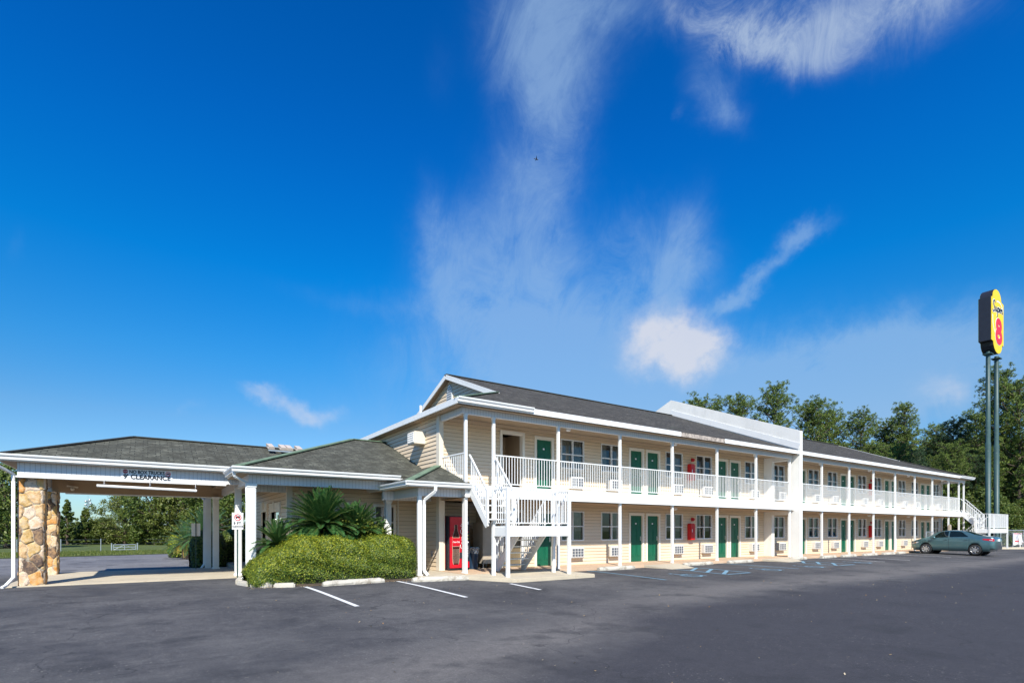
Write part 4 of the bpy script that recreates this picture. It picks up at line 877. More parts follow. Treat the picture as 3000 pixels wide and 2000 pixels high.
# x, half width, belt z, top z, roof-edge factor
CT=[(0,.70,.80,.84,.93),(.03,.76,.93,.96,.92),(.10,.82,1.0,1.03,.91),(.22,.86,1.03,1.07,.90),(.75,.90,1.06,1.12,.86),(1.0,.905,1.06,1.19,.78),(1.65,.91,1.03,1.405,.66),(2.2,.91,1.01,1.46,.66),(2.7,.91,.99,1.455,.66),(3.1,.91,.97,1.38,.69),(3.75,.905,.93,1.05,.86),(4.0,.895,.89,.97,.88),(4.4,.86,.80,.86,.90),(4.62,.78,.70,.76,.92),(4.74,.68,.60,.66,.92),(4.8,.52,.52,.56,.93)]
WX=(1.02,3.80)
def ring(x):
    w,bz,tz,re=interp(CT,x); zb=.20+(.12 if x<.25 or x>4.6 else 0)
    for wx in WX:
        if abs(x-wx)<.375: zb=max(zb,.30+math.sqrt(.375**2-(x-wx)**2))
    def zz(z): return max(z,zb)
    base=[(0,zb),(.80*w,zb),(.96*w,zz(zb+.04)),(.995*w,zz(.42)),(w,zz(.58)),(.985*w,zz(.76)),(.965*w,max(bz-.06,zb)),(.93*w,bz)]
    ew=re*w; ez=tz-(.035 if tz-bz>.15 else .02)
    for t in (.25,.5,.75,1): base.append((.93*w+(ew-.93*w)*t+.025*math.sin(math.pi*t)*(1 if tz-bz>.15 else 0), bz+(ez-bz)*t))
    for t in (.35,.7,1): base.append((ew*(1-t),ez+(tz-ez)*math.sin(t*math.pi/2)))
    return base
car=empty('parked_car',(40.95,12.2,.08),'teal grey saloon car parked nose in towards the motel walkway','car')
cxo,cyo,czo=41.0,10.15,.09; SX,SY=.91,.865
def cw(x,y,z): return (cxo+y*SX, cyo+x*SY, czo+z)   # x forward -> +Y, y>0 -> +X (car right side)
NS=121; rings=[ring(4.8*i/(NS-1)) for i in range(NS)]; k=len(rings[0]); cb_=MB(); v=[];fs=[]
for i,rg in enumerate(rings):
    x=4.8*i/(NS-1); full=[(-a,b) for a,b in rg]+[(a,b) for a,b in rg[::-1][1:]][:-1]
    v+=[cw(x,a,b) for a,b in full]
K=len(full)
for i in range(NS-1):
    for j in range(K): fs.append((i*K+j,i*K+(j+1)%K,(i+1)*K+(j+1)%K,(i+1)*K+j))
fs+= [tuple(range(K)),tuple(range((NS-1)*K+K-1,(NS-1)*K-1,-1))]
cb_.mesh(v,fs,0,True); body=cb_.build('body',M['carpaint'],car)
def sidept(x,s,side,off=.008):
    rg=ring(x); a=rg[7:12]; f=s*4; i=min(int(f),3); t=f-i; w=a[i][0]+(a[i+1][0]-a[i][0])*t; z=a[i][1]+(a[i+1][1]-a[i][1])*t
    return cw(x,side*(w+off),z+off*.3)
for side in (-1,1):
    for (xa_,xb_,ta,tb) in ((1.38,2.42,.35,1),(2.50,3.55,1,.30)):
        m=MB(); n=14; v=[];fs=[]
        for i in range(n+1):
            t=i/n; x=xa_+(xb_-xa_)*t
            if xa_<2: hi=min(.90,.10+(x-xa_)/.42*.80+.05)
            else: hi=min(.90,.10+(xb_-x)/.62*.80+.03)
            for s in (.07,.07+(hi-.07)*.5,hi): v.append(sidept(x,s,side))
        for i in range(n):
            for j in range(2): fs.append((3*i+j,3*i+j+1,3*(i+1)+j+1,3*(i+1)+j))
        m.mesh(v,fs,0,True); m.build('side_window',M['carglass'],car)
def toppatch(name,x0,x1,f):
    m=MB(); n=12; v=[];fs=[]
    for i in range(n+1):
        x=x0+(x1-x0)*i/n; rg=ring(x); ew,ez=rg[11]; tz=rg[14][1]; 
        for j in range(9):
            t=-1+2*j/8; q=t*f; v.append(cw(x,q*ew,ez+(tz-ez)*math.cos(q*math.pi/2)**.8+.008))
    for i in range(n):
        for j in range(8): fs.append((9*i+j,9*i+j+1,9*(i+1)+j+1,9*(i+1)+j))
    m.mesh(v,fs,0,True); m.build(name,M['carglass'],car)
toppatch('rear_window',.86,1.60,.88); toppatch('windscreen',2.98,3.70,.90)
for wx in WX:
    for side in (-1,1):
        c=cw(wx,side*.80,.30); r=.312
        e=MB(); sgn=side; e.lathe([(.20,-.08),(.27,-.095),(r-.01,-.09),(r,-.06),(r,.06),(r-.01,.09),(.27,.095),(.20,.08)],c,36,axis='x'); 
        w_=e.build('wheel',M['rubber'],car,org=c)
        rm_=MB(); rm_.lathe([(.215,.02*side),(.205,.09*side),(.19,.07*side),(.18,.03*side)],c,30,axis='x')
        for q in range(7):
            a=2*math.pi*q/7; 
            rm_.beam((c[0]+.075*side,c[1]+.03*math.cos(a),c[2]+.03*math.sin(a)),(c[0]+.078*side,c[1]+.195*math.cos(a),c[2]+.195*math.sin(a)),.058,.03,up=(1,0,0))
        rm_.lathe([(0,.09*side),(.045,.088*side),(.055,.06*side)],c,16,axis='x'); rm_.build('rim',M['alloy'],w_)
        hb=MB(); hb.lathe([(0,.01*side),(.2,.01*side)],c,24,axis='x'); hb.build('brake_disc',M['dark'],w_)
        ar=MB()
        ar.lathe([(0,-.16*side),(.36,-.16*side),(.36,.02*side)],c,30,axis='x'); ar.build('wheel_well',M['dark'],car)
def sp(x,z,side,off=.006):
    rg=ring(x)
    for a,b in zip(rg[1:],rg[2:]):
        if a[1]<=z<=b[1] and b[1]>a[1]: t=(z-a[1])/(b[1]-a[1]); return cw(x,side*(a[0]+(b[0]-a[0])*t+off),z)
    return cw(x,side*(rg[5][0]+off),z)
def bodypatch(name,mat,side,x0,x1,zlo,zhi,n=10,mm=4):
    m=MB(); v=[];fs=[]
    for i in range(n+1):
        t=i/n; x=x0+(x1-x0)*t; a,b=zlo(t),zhi(t)
        for j in range(mm+1): v.append(sp(x,a+(b-a)*j/mm,side))
    for i in range(n):
        for j in range(mm): fs.append((i*(mm+1)+j,i*(mm+1)+j+1,(i+1)*(mm+1)+j+1,(i+1)*(mm+1)+j))
    m.mesh(v,fs,0,True); return m.build(name,mat,car)
for side in (-1,1):
    bodypatch('tail_light',M['lens_red'],side,.03,.60,lambda t:.80+.08*t,lambda t:.95-.0*t)
    bodypatch('reversing_lens',M['lens_clear'],side,.10,.36,lambda t:.845+.02*t,lambda t:.875+.02*t)
    bodypatch('headlight',M['lens_clear'],side,4.25,4.68,lambda t:.66-.06*t,lambda t:.74-.09*t)
    bodypatch('indicator',M['lens_amber'],side,4.32,4.60,lambda t:.67-.045*t,lambda t:.715-.055*t)
    for x in (1.50,2.62):
        p=sp(x+.1,.86,side,.02); q=sp(x-.1,.865,side,.02); m=MB(); m.tube([p,q],.016,8); m.build('door_handle',M['carpaint'],car)
    p=sp(3.28,.93,side,.02); m=MB(); m.lathe([(0,-.09),(.07,-.06),(.085,0),(.06,.07),(0,.09)],(p[0]+side*.09,p[1],p[2]+.06),14,axis='y'); m.beam(p,(p[0]+side*.07,p[1],p[2]+.04),.04,.03); m.build('wing_mirror',M['carpaint'],car)
    for xs in (1.32,2.46,3.62):     # door shut lines
        m=MB()
        pts=[sp(xs+(.0 if z>.5 else .0),z,side,.0015) for z in (.32,.45,.6,.75,.88,.94)]
        m.tube(pts,.006,5,cap=False); m.build('door_seam',M['dark'],car)
    bodypatch('sill_trim',M['dark'],side,1.45,3.38,lambda t:.215,lambda t:.245,mm=1)
m=MB(); x0_,y_,z_=cw(-.012,-.16,.80); x1_,_,z2_=cw(0,.16,.93); m.box(x0_,x1_,y_-.02,y_+.02,z_,z2_); m.build('number_plate',M['signwhite'],car)
# ---------------------------------------------------------------- plants
def superhedge(name,u0,u1,v0,v1,hf,nleaf,size,label,cat,mats,z0=.08,group=None,end=.35):
    root=empty(name,((u0+u1)/2,(v0+v1)/2,z0),label,cat,group)
    vc=(v0+v1)/2; hw_=(v1-v0)/2
    def surf(s,a):
        # s in 0..1 along, a angle 0 front bottom .. pi back bottom
        u=u0+(u1-u0)*s; h=hf(u); e=min(1,min((u-u0)/end,(u1-u)/end)) if end>0 else 1; e=max(0.02,e); e=(1-(1-e)**2.6)**.5
        ca,sa=math.cos(a),math.sin(a); p=.50
        y=-math.copysign(abs(ca)**p,ca)*hw_*(.35+.65*e); z=abs(sa)**p*h*(.45+.55*e)
        b=.05*math.sin(u*5.1+z*3)+.04*math.sin(u*11+y*7+z*5)+.03*math.sin(z*14+u*3)
        y*=1+b; z*=1+b*.6
        z+=(.02*math.sin(u*19)+.02*math.sin(u*31+y*9))*min(1,z)
        return Vector((u,vc+y,z0+z))
    m=MB(); n1,n2=60,24; v=[surf(i/n1,math.pi*j/n2) for i in range(n1+1) for j in range(n2+1)]; cen=Vector((0,vc,z0+.4)); v=[Vector((p.x,vc+(p.y-vc)*.90,z0+(p.z-z0)*.93)) for p in v]
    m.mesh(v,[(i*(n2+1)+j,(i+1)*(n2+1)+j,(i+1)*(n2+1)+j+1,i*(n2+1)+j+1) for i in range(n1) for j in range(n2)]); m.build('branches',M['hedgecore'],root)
    C=np.zeros((nleaf,3)); Nn=np.zeros((nleaf,3))
    for i in range(nleaf):
        s=random.random(); 
        if random.random()<.10: s=random.choice((random.uniform(0,.05),random.uniform(.95,1)))
        a=random.random()*math.pi; 
        # even out: oversample the faces
        p=surf(s,a); q=surf(min(1,s+.01),a)-p; r_=surf(s,min(math.pi,a+.03))-p; nn=q.cross(r_); 
        if nn.length<1e-7: nn=Vector((0,-1,.2))
        nn.normalize()
        if nn.dot(Vector((0,p.y-vc,p.z-z0-.4)))<0: nn=-nn
        dpt=random.gauss(0,.028)-(.05 if random.random()<.3 else 0); C[i]=p+nn*dpt; Nn[i]=nn
    R=rdir(nleaf); Nn=unit(Nn*1.0+R*.50); T=unit(np.cross(Nn,rdir(nleaf))); B_=np.cross(Nn,T); sz=size*rng.uniform(.6,1.3,nleaf)[:,None]
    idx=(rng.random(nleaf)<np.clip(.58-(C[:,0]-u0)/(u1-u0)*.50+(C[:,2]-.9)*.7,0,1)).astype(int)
    leafmesh('foliage',C,T*sz,B_*sz*.55,mats,root,W[root],idx); return root
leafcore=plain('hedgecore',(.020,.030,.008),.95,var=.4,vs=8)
HT=[(2.2,.52),(2.4,.62),(2.6,.80),(2.85,.93),(3.1,1.07),(3.45,1.22),(3.8,1.28),(4.2,1.27),(4.5,1.19),(4.75,1.12),(5.0,1.14),(5.5,1.21),(6.2,1.27),(6.9,1.22)]
def hf(u):
    # sloping left end, round mound, shallow saddle, level right part
    for a,b in zip(HT,HT[1:]):
        if u<=b[0]: return a[1]+(b[1]-a[1])*max(0,(u-a[0])/(b[0]-a[0]))
    return HT[-1][1]
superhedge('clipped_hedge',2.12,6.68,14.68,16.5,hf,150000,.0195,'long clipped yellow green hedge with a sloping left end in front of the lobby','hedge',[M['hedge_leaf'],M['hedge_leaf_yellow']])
superhedge('rear_hedge',1.0,2.1,36.2,38.0,lambda u:1.25,9000,.05,'small sunlit clipped bush behind the canopy at the edge of the grass','bush',[M['hedge_leaf'],M['hedge_leaf_yellow']],z0=-.03,end=.3)
superhedge('shaded_bush',1.45,2.75,25.2,27.2,lambda u:1.5,9000,.05,'dark shaded rounded bush behind the white canopy columns','bush',[M['oak_leaf'],M['oak_leaf']],z0=-.05,end=.4)
superhedge('shaded_bush',2.6,5.2,26.3,28.6,lambda u:1.55,9000,.06,'dark bush against the rear lobby wall right of the canopy columns','bush',[M['oak_leaf'],M['oak_leaf']],z0=-.05,end=.4)
def cycad(loc,R,nf,label,zc,tilt0=-.35,dead=14,seed=1,group='sago palms in the bed behind the front hedge',name='sago_palm',leaves=64):
    r=np.random.default_rng(seed); root=empty(name,loc,label,'palm',group); x,y,z=loc
    m=MB(); m.lathe([(.20,0),(.23,.25),(.19,zc-z-.1),(.10,zc-z+.05),(0,zc-z+.08)],(x,y,z),14); m.build('trunk',M['trunk'],root)
    Cs=[];As=[];Bs=[];Ms=[]; st=MB()
    for f in range(nf+dead):
        isd=f>=nf; t=f/nf if not isd else 0
        el=math.radians(82-112*t**.85)+r.normal(0,.07) if not isd else math.radians(r.uniform(-45,-15)); az=f*2.39996+r.normal(0,.1)
        Lf=R*(r.uniform(.9,1.08)) * (1.0 if not isd else .8); n=leaves; d=np.array([math.cos(az)*math.cos(el),math.sin(az)*math.cos(el),math.sin(el)])
        P=[np.array([x,y,zc])]; dd=d.copy()
        for i in range(n):
            dd=unit(dd+np.array([0,0,-.018*(1.1-.6*math.sin(max(el,0)))])); P.append(P[-1]+dd*Lf/n)
        P=np.array(P); tang=unit(np.diff(P,axis=0)); side=unit(np.cross(tang,np.array([0,0,1.0]))); upv=np.cross(side,tang)
        for i in range(4,n):
            s=i/n; ln=.20*R/1.3*math.sin(math.pi*min(1,(s*.92+.10)))**.5*(1 if not isd else .8)
            for sg in (-1,1):
                dirv=unit(side[i]*sg*.85+tang[i]*.48+upv[i]*.30+r.normal(0,.05,3)); c=P[i]+dirv*ln/2
                Cs.append(c);As.append(dirv*ln/2);Bs.append(unit(np.cross(dirv,upv[i]))*.011*R/1.2 if False else unit(tang[i])*.014*R/1.2);Ms.append(1 if isd else 0)
        st.tube([tuple(P[i]) for i in range(0,n+1,6)],[.014*(1-.8*i/n) for i in range(0,n+1,6)],5,cap=False)
    st.build('frond_stem',M['cycad_stem'],root)
    leafmesh('fronds',np.array(Cs),np.array(As),np.array(Bs),[M['cycad_leaf'],M['cycad_yellow']],root,W[root],np.array(Ms)); return root
plain('cycad_stem',(.10,.14,.03),.5)
cycad((4.33,16.6,.1),1.27,185,'large sago palm with a round fan of dark fronds behind the hedge',1.58,seed=1)
cycad((5.32,16.62,.1),1.12,150,'smaller sago palm low to the right of the large one',1.38,seed=2,dead=12)
cycad((3.15,16.85,.1),.90,95,'low sago palm at the left of the large one beside the lobby windows',1.05,seed=3,dead=6)
cycad((6.02,16.7,.1),.82,90,'small sago palm nearest the side porch columns',1.12,seed=4,dead=10)
cycad((2.4,31.0,-.05),1.5,50,'sago palm behind the canopy columns at the rear of the lobby',1.35,seed=5,group='sago palms at the rear of the lobby',leaves=34)
cycad((1.75,34.5,-.05),1.3,40,'low sago palm beside the small sunlit rear bush',.9,seed=6,group='sago palms at the rear of the lobby',leaves=30)
# creeper growing through the palms
n=9500; C=np.stack([rng.normal(5.45,.52,n),rng.normal(16.6,.28,n),rng.normal(1.35,.28,n)],1); C=C[(C[:,2]>.6)&(C[:,2]<2.15-.55*np.abs(C[:,0]-5.1))&(C[:,1]<17.7)]; n=len(C); Nn=unit(rdir(n)+np.array([-.3,-.8,.5])); T=unit(np.cross(Nn,rdir(n))); B_=np.cross(Nn,T); s=rng.uniform(.02,.04,n)[:,None]
vr=empty('creeper_vine',(5.35,16.6,.1),'yellow green vine scrambling over the right side of the sago palms','vine'); leafmesh('foliage',C,T*s,B_*s*.5,M['creeper'],vr,W[vr])
m=MB(); m.tube([(5.35,16.6,.1),(5.3,16.5,.7),(5.45,16.6,1.2),(5.3,16.6,1.7)],.012,6); m.build('stem',M['trunk'],vr)
# ---- trees
def crown_leaves(centers,radii,per,size,flat=.5,out=None):
    Cs=[];
    k=len(centers); c=np.repeat(centers,per,0); r=np.repeat(radii,per)[:,None]; d=rdir(len(c)); C=c+d*r*rng.uniform(.35,1,len(c))[:,None]**.6*np.array([1,1,.8])
    Nn=unit(d*.7+rdir(len(c))*.9+np.array([0,0,.35])); T=unit(np.cross(Nn,rdir(len(c)))); B_=np.cross(Nn,T); s=size*rng.uniform(.6,1.4,len(c))[:,None]
    return C,T*s,B_*s*flat
def make_broad(seed,h=6.5,r=2.6,mat='oak_leaf',low=.06,per=75,size=.10,nc=230,cone=0):
    global rng; rng=np.random.default_rng(seed); rr=random.Random(seed)
    root=empty('tree',(0,0,0)); m=MB(); m.tube([(0,0,0),(.1,.05,h*.25),(0,.1,h*.5),(.1,0,h*.85)],[.22,.17,.11,.03],9)
    cen=[];rad=[]
    for i in range(nc):
        t=rr.uniform(low,1); 
        if cone: R=r*(1.02-t)**.8*rr.uniform(.55,1)
        else: R=r*math.sin(math.pi*min(1,(t-low)/(1-low)*.86+.16))**.55*rr.uniform(.45,1)
        a=rr.uniform(0,6.283); lob=1+.22*math.sin(a*3+seed)+.15*math.sin(a*5+t*7)
        cen.append((R*lob*math.cos(a),R*lob*math.sin(a),h*t*(1+.05*math.sin(a*2+seed)))); rad.append(rr.uniform(.28,.62)*(.7 if cone else 1)*r/2.6)
        if i%6==0: z0=h*max(.12,t*.55); m.tube([(0.05,.05,z0),(cen[-1][0]*.5,cen[-1][1]*.5,(z0+cen[-1][2])/2+.1),cen[-1]],[.07,.045,.015],5,cap=False)
    m.build('trunk',M['trunk'],root)
    C,A,B_=crown_leaves(np.array(cen),np.array(rad),per,size); leafmesh('crown',C,A,B_,M[mat],root); return root
def make_pine(seed,h=18,r=3.2,mat='pine_leaf',start=.32,nb=58,spread=1.0,top=.9):
    global rng; rng=np.random.default_rng(seed); rr=random.Random(seed)
    root=empty('pine_tree',(0,0,0)); m=MB(); bend=rr.uniform(-.5,.5)
    tp=lambda z:Vector((bend*math.sin(z/h*2.4),.3*math.sin(z/h*3+seed),z))
    m.tube([tp(h*i/10) for i in range(11)],[.24*(1-i/10.6) for i in range(11)],9)
    Cs=[];As=[];Bs=[]
    for i in range(nb):
        t=start+(1-start)*(i+rr.random())/nb; z=h*t; L_=r*(math.sin(math.pi*min(1,(1-t)/(1-start)*.76+.17))**.65)*rr.uniform(.6,1.1)*spread
        a=i*2.4+rr.uniform(-.5,.5); el=math.radians(rr.uniform(8,38)+30*(t-start)); d=Vector((math.cos(a)*math.cos(el),math.sin(a)*math.cos(el),math.sin(el))); b0=tp(z*.97); tip=b0+d*L_
        mid=b0.lerp(tip,.5)-Vector((0,0,.12*L_)); m.tube([b0,mid,tip],[.06,.04,.015],5,cap=False)
        ncl=max(2,int(L_/.55)+1)
        for q in range(ncl):
            s=.30+.70*(q+.6*rr.random())/max(1,ncl-.5); s=min(s,1.03); p=b0.lerp(tip,s)+Vector((rr.gauss(0,.16),rr.gauss(0,.16),rr.gauss(.12,.12)))
            nt_=6; rad=rr.uniform(.18,.30)
            pts=np.array(p)+rng.normal(0,1,(nt_,3))*rad*np.array([.85,.85,.55])
            for pt in pts:
                dn=unit(rng.normal(0,1,(15,3))+np.array([d.x*.3,d.y*.3,.55])); ln=rng.uniform(.08,.13,(15,1)); Cs.append(pt+dn*ln); As.append(dn*ln); Bs.append(unit(np.cross(dn,rng.normal(0,1,(15,3))))*rng.uniform(.016,.028,(15,1)))
    m.build('trunk',M['trunk'],root); leafmesh('crown',np.concatenate(Cs),np.concatenate(As),np.concatenate(Bs),M[mat],root); return root
PP=[make_pine(21,r=2.6,nb=92),make_pine(22,17,2.9,start=.4,nb=82),make_pine(23,19,2.4,nb=100),make_pine(24,18,2.6,'pine_leaf_dark',nb=90),make_pine(25,16,3.0,start=.3,nb=98)]
PH=[18,17,19,18,16]
BB=[make_broad(31),make_broad(32,7,3.2,'oak_leaf_light'),make_broad(33,5.6,1.7,'oak_leaf',low=.05,cone=1,nc=150),make_broad(34,6,2.8,'oak_leaf',low=.05)]
BH=[6.5,7,5.6,6]
used=set()
F=1580.; TH=math.radians(34.0278); c_,s_th=math.cos(TH),math.sin(TH)
def plant(protos,hs,i,u,v,h,label,cat,group,name,z0=-.1,wide=1.0):
    p=protos[i]; sc=h/hs[i]
    if (id(protos),i) not in used:
        used.add((id(protos),i)); o=p; o.location=(u,v,z0); o.scale=(sc*wide,sc*wide,sc); o.rotation_euler.z=random.uniform(0,6.28)
    else: o=copy_tree(p,None,(u,v,z0),random.uniform(0,6.28),(sc*wide,sc*wide,sc))
    o.name=name; return tag(o,label,cat,group)
def polar(x,t): a=(x-1500)/F; return t*(s_th+a*c_), t*(c_-a*s_th)
GP='pines behind the motel'
SKY=[ # bearing, distance, height, proto, label
(2062,66,18.5,4,'pine crown rising just right of the firewall peak, leftmost of the row'),
(2156,66,18.7,1,'second pine from the left behind the sloping firewall'),
(2258,62,19.1,0,'tallest pine above the middle of the sloping firewall'),
(2373,64,17.7,4,'pine just right of the outer end of the firewall'),
(2440,66,17.2,1,'rounded pine left of the dip in the tree line'),
(2532,64,16.7,0,'pine standing left of the dip over the right half roof'),
(2592,66,15.7,4,'short broad pine in the dip of the tree line'),
(2660,62,17.1,2,'broad bright pine, highest over the right half roof'),
(2735,66,15.5,0,'slim pine between the bright pine and the dark one'),
(2793,62,15.3,3,'dark blue green pine over the end of the motel roof'),
(2850,64,16.4,1,'pine left of the pylon poles'),
(2912,58,19.8,2,'tall ragged pine directly behind the pylon poles'),
(2985,56,17.8,4,'tall pine at the right edge of the view')]
for x,t,h,i,lab in SKY:
    h-=1.05; u,v=polar(x,t); plant(PP,PH,i,u,v,h,lab,'tree',GP,'pine_tree',wide=1.08)
# second rows: fill between and beneath
LF='lower pine standing among the others behind the motel, seen only between their crowns'
random.seed(5)
for k in range(52):
    x=2050+k*19.5+random.uniform(-8,8); t=random.uniform(66,88); u,v=polar(x,t); plant(PP,PH,k%5,u,v,random.uniform(12.0,14.9)*t/76,LF,'tree','lower pines filling the wood behind the motel','pine_tree')
for k in range(16):
    x=2560+k*34; t=random.uniform(52,60); u,v=polar(x,t); plant(PP,PH,(k*2)%5,u,v,random.uniform(8.5,11.5),'young pine at the front of the wood at the right of the motel','tree','young pines at the edge of the wood','pine_tree')
for k in range(22):
    x=2700+k*20; t=random.uniform(50,57); u,v=polar(x,t); plant(BB,BH,(0,3,1,3)[k%4],u,v,random.uniform(3.2,5.2),'leafy understorey shrub at the foot of the pine wood','shrub','understorey shrubs at the foot of the pine wood','shrub',wide=1.2)
# left side broadleaf trees
LT=[(-60,50,6.6,0,1.0,'tree at the left edge of the picture left of the stone pillar'),(20,47,7.0,3,1.0,'dark leafy tree left of the front stone pillar'),
(197,58,4.6,2,1.0,'conical tree nearest the stone pillars seen under the canopy'),(252,60,3.9,2,1.15,'lower conical tree in front of the radio mast'),(300,64,3.0,3,1.3,'low shrubby tree left of the big oak'),
(365,62,6.2,1,1.0,'broad oak with light leaves left of centre under the canopy'),(455,60,7.6,0,1.1,'large dark oak in the middle under the canopy'),(540,60,7.8,1,1.0,'large leafy oak behind the rear canopy columns'),
(620,58,7.5,0,1.0,'oak seen between the white canopy columns'),(700,56,7.2,3,1.0,'oak behind the right canopy column'),(130,62,3.2,3,1.2,'low tree hidden mostly by the stone pillars')]
for x,t,h,i,w_,lab in LT:
    u,v=polar(x,t); plant(BB,BH,i,u,v,h,lab,'tree','broadleaf trees beyond the rear lot','broadleaf_tree',wide=w_)
for k in range(17):
    x=-40+k*45; t=random.uniform(58,68); u,v=polar(x,t); plant(BB,BH,(3,0)[k%2],u,v,random.uniform(1.9,2.6),'low scrub bush along the wire fence beyond the grass','shrub','scrub bushes beyond the grass verge','shrub',wide=1.8)
# ---------------------------------------------------------------- field fence, gate, mast
ff=empty('wire_fence',(-1,51.5,-.03),'thin wire field fence with wooden posts beyond the grass','fence')
pa,pb_=Vector((-14,47.0,-.03)),Vector((6,52.8,-.03)); nseg=9
for i in range(nseg+1):
    p=pa.lerp(pb_,i/nseg); 
    if -2.6<p.x<-.2: continue
    m=MB(); m.tube([p,p+Vector((0,0,.95))],.028,8); m.build('post',M['galv'],ff,org=p)
m=MB()
for z in (.3,.6,.88): m.tube([pa+Vector((0,0,z)),pa.lerp(pb_,.57)+Vector((0,0,z))],.005,4); m.tube([pa.lerp(pb_,.69)+Vector((0,0,z)),pb_+Vector((0,0,z))],.005,4)
m.build('wire',M['steel'],ff)
ga=empty('field_gate',(-1.5,50.2,-.03),'galvanised tubular farm gate at the edge of the grass','gate')
a=Vector((-2.11,49.9,.0));b=Vector((-.78,50.1,.0)); m=MB()
for z in (.08,.27,.46): m.tube([a+Vector((0,0,z)),b+Vector((0,0,z))],.028,8)
for t in (0,.5,1): p=a.lerp(b,t); m.tube([p+Vector((0,0,.05)),p+Vector((0,0,.48))],.025,8)
m.tube([a+Vector((0,0,.08)),a.lerp(b,.5)+Vector((0,0,.46))],.016,6); m.tube([b+Vector((0,0,.08)),a.lerp(b,.5)+Vector((0,0,.46))],.016,6); m.build('gate_frame',M['galv'],ga)
for p in (a+Vector((-.12,0,0)),b+Vector((.12,0,0))): m=MB(); m.tube([p,p+Vector((0,0,.58))],.045,8); m.build('gate_post',M['galv'],ga,org=p)
u,v=polar(258,190); ms=empty('radio_mast',(u,v,0),'slim lattice radio mast far behind the trees under the canopy','mast')
H=12.3; m=MB(); q=[(-.4,-.25),(.4,-.25),(0,.45)]
for a in q: m.beam((u+a[0],v+a[1],0),(u+a[0]*.6,v+a[1]*.6,H),.12,.12)
for k in range(14):
    z=H*k/14; z2=H*(k+1)/14; f1=1-.4*k/14
    for i in range(3): a,b=q[i],q[(i+1)%3]; m.beam((u+a[0]*f1,v+a[1]*f1,z),(u+b[0]*f1,v+b[1]*f1,z2),.07,.07)
m.build('lattice',M['galv'],ms)
m=MB()
for dx,dz in ((-.7,10.6),(.7,11.2),(-.6,11.8),(.5,12.3)): m.lathe([(0,0),(.35,.05),(.42,.2)],(u+dx,v-.6,dz),12,axis='y')
m.tube([(u,v,H),(u,v,H+1.6)],.05,6); m.tube([(u-.9,v,H-.6),(u+.9,v,H-.6)],.05,6); m.build('antenna',M['galv'],ms)
# ---------------------------------------------------------------- pool fence and furniture at the right
def chain(a,b,h,label,name='chain_link_fence'):
    a=Vector(a);b=Vector(b); e=empty(name,a,label,'fence','chain link fences at the far end of the motel'); n=max(1,int(round((b-a).length/2.2)))
    for i in range(n+1):
        p=a.lerp(b,i/n); m=MB(); m.tube([p,p+Vector((0,0,h))],.03,8); m.build('post',M['galv'],e,org=p)
    m=MB(); m.tube([a+Vector((0,0,h)),b+Vector((0,0,h))],.025,8); m.build('top_rail',M['galv'],e)
    m=MB(); Lx=(b-a).length; d=(b-a)/Lx; s=.14; k=int((Lx+h)/s)
    for i in range(-int(h/s),int(Lx/s)):
        x0=i*s; z0=0
        if x0<0: z0=-x0; x0=0
        x1=min(Lx,i*s+h); z1=x1-i*s
        if x1>x0:
            for f in (0,1):
                A0=a+d*(x0 if f==0 else Lx-x0)+Vector((0,0,z0)); B0=a+d*(x1 if f==0 else Lx-x1)+Vector((0,0,z1)); m.beam(A0,B0,.007,.007)
    m.build('wire_mesh',M['galv'],e); return e
chain((56.6,13.9,.2),(66,9.0,.2),1.35,'long chain link fence along the right edge beyond the stair landing')
chain((43.6,14.55,.18),(44.9,14.55,.18),1.25,'short chain link fence panel on the walkway behind the parked car bonnet')
nb=empty('notice_board',(58.2,13.3,.2),'white notice board with faded red heading behind the parked car','sign')
m=MB(); m.box(57.0,59.2,13.2,13.24,.35,1.32); m.build('panel',M['signwhite'],nb)
m=MB(); m.box(57.1,59.1,13.185,13.199,1.24,1.29); m.box(57.3,58.9,13.185,13.199,.62,.72); m.build('red_lines',M['signred'],nb)
m=MB(); 
for k in range(6): m.box(57.25,58.95-.2*(k%2),13.187,13.199,1.15-k*.07,1.165-k*.07)
m.build('text_lines',M['acgrey'],nb)
for x in (57.05,59.1): m=MB(); m.box(x-.03,x+.03,13.245,13.29,.2,1.35); m.build('post',M['galv'],nb,org=(x,13.27,.2))
ch=empty('garden_chair',(57.8,12.75,.2),'white plastic garden chair with arched back in front of the notice board','chair')
m=MB(); m.box(57.45,58.15,12.5,12.95,.60,.64); m.build('seat',M['signwhite'],ch)
m=MB(); m.tube([(57.45,12.95,.62),(57.45,13.0,1.0),(57.6,13.02,1.18),(57.8,13.03,1.22),(58.0,13.02,1.18),(58.15,13.0,1.0),(58.15,12.95,.62)],.02,8)
for x in (57.62,57.8,57.98): m.tube([(x,12.95,.62),(x,13.02,1.18)],.014,6)
m.build('backrest',M['signwhite'],ch)
for x in (57.47,58.13):
    for y in (12.52,12.93): m=MB(); m.tube([(x,y,.2),(x,y,.6)],.02,8); m.build('leg',M['signwhite'],ch,org=(x,y,.2))
wb=empty('white_bin',(61.0,11.6,.2),'white plastic bin by the chain link fence at the right edge','bin')
m=MB(); m.lathe([(0,0),(.40,0),(.48,.95),(.52,.97),(.52,1.02),(0,1.04)],(61.0,11.6,.2),20); m.build('bin_body',M['signwhite'],wb)
lg=empty('pool_lounger',(60.2,12.6,.2),'white reclining pool lounger behind the chain link fence','lounger')
m=MB(); m.beam((59.0,12.6,.9),(60.1,12.6,.45),.6,.06); m.beam((60.1,12.6,.45),(61.3,12.6,.42),.6,.06); m.build('lounger_bed',M['signwhite'],lg)
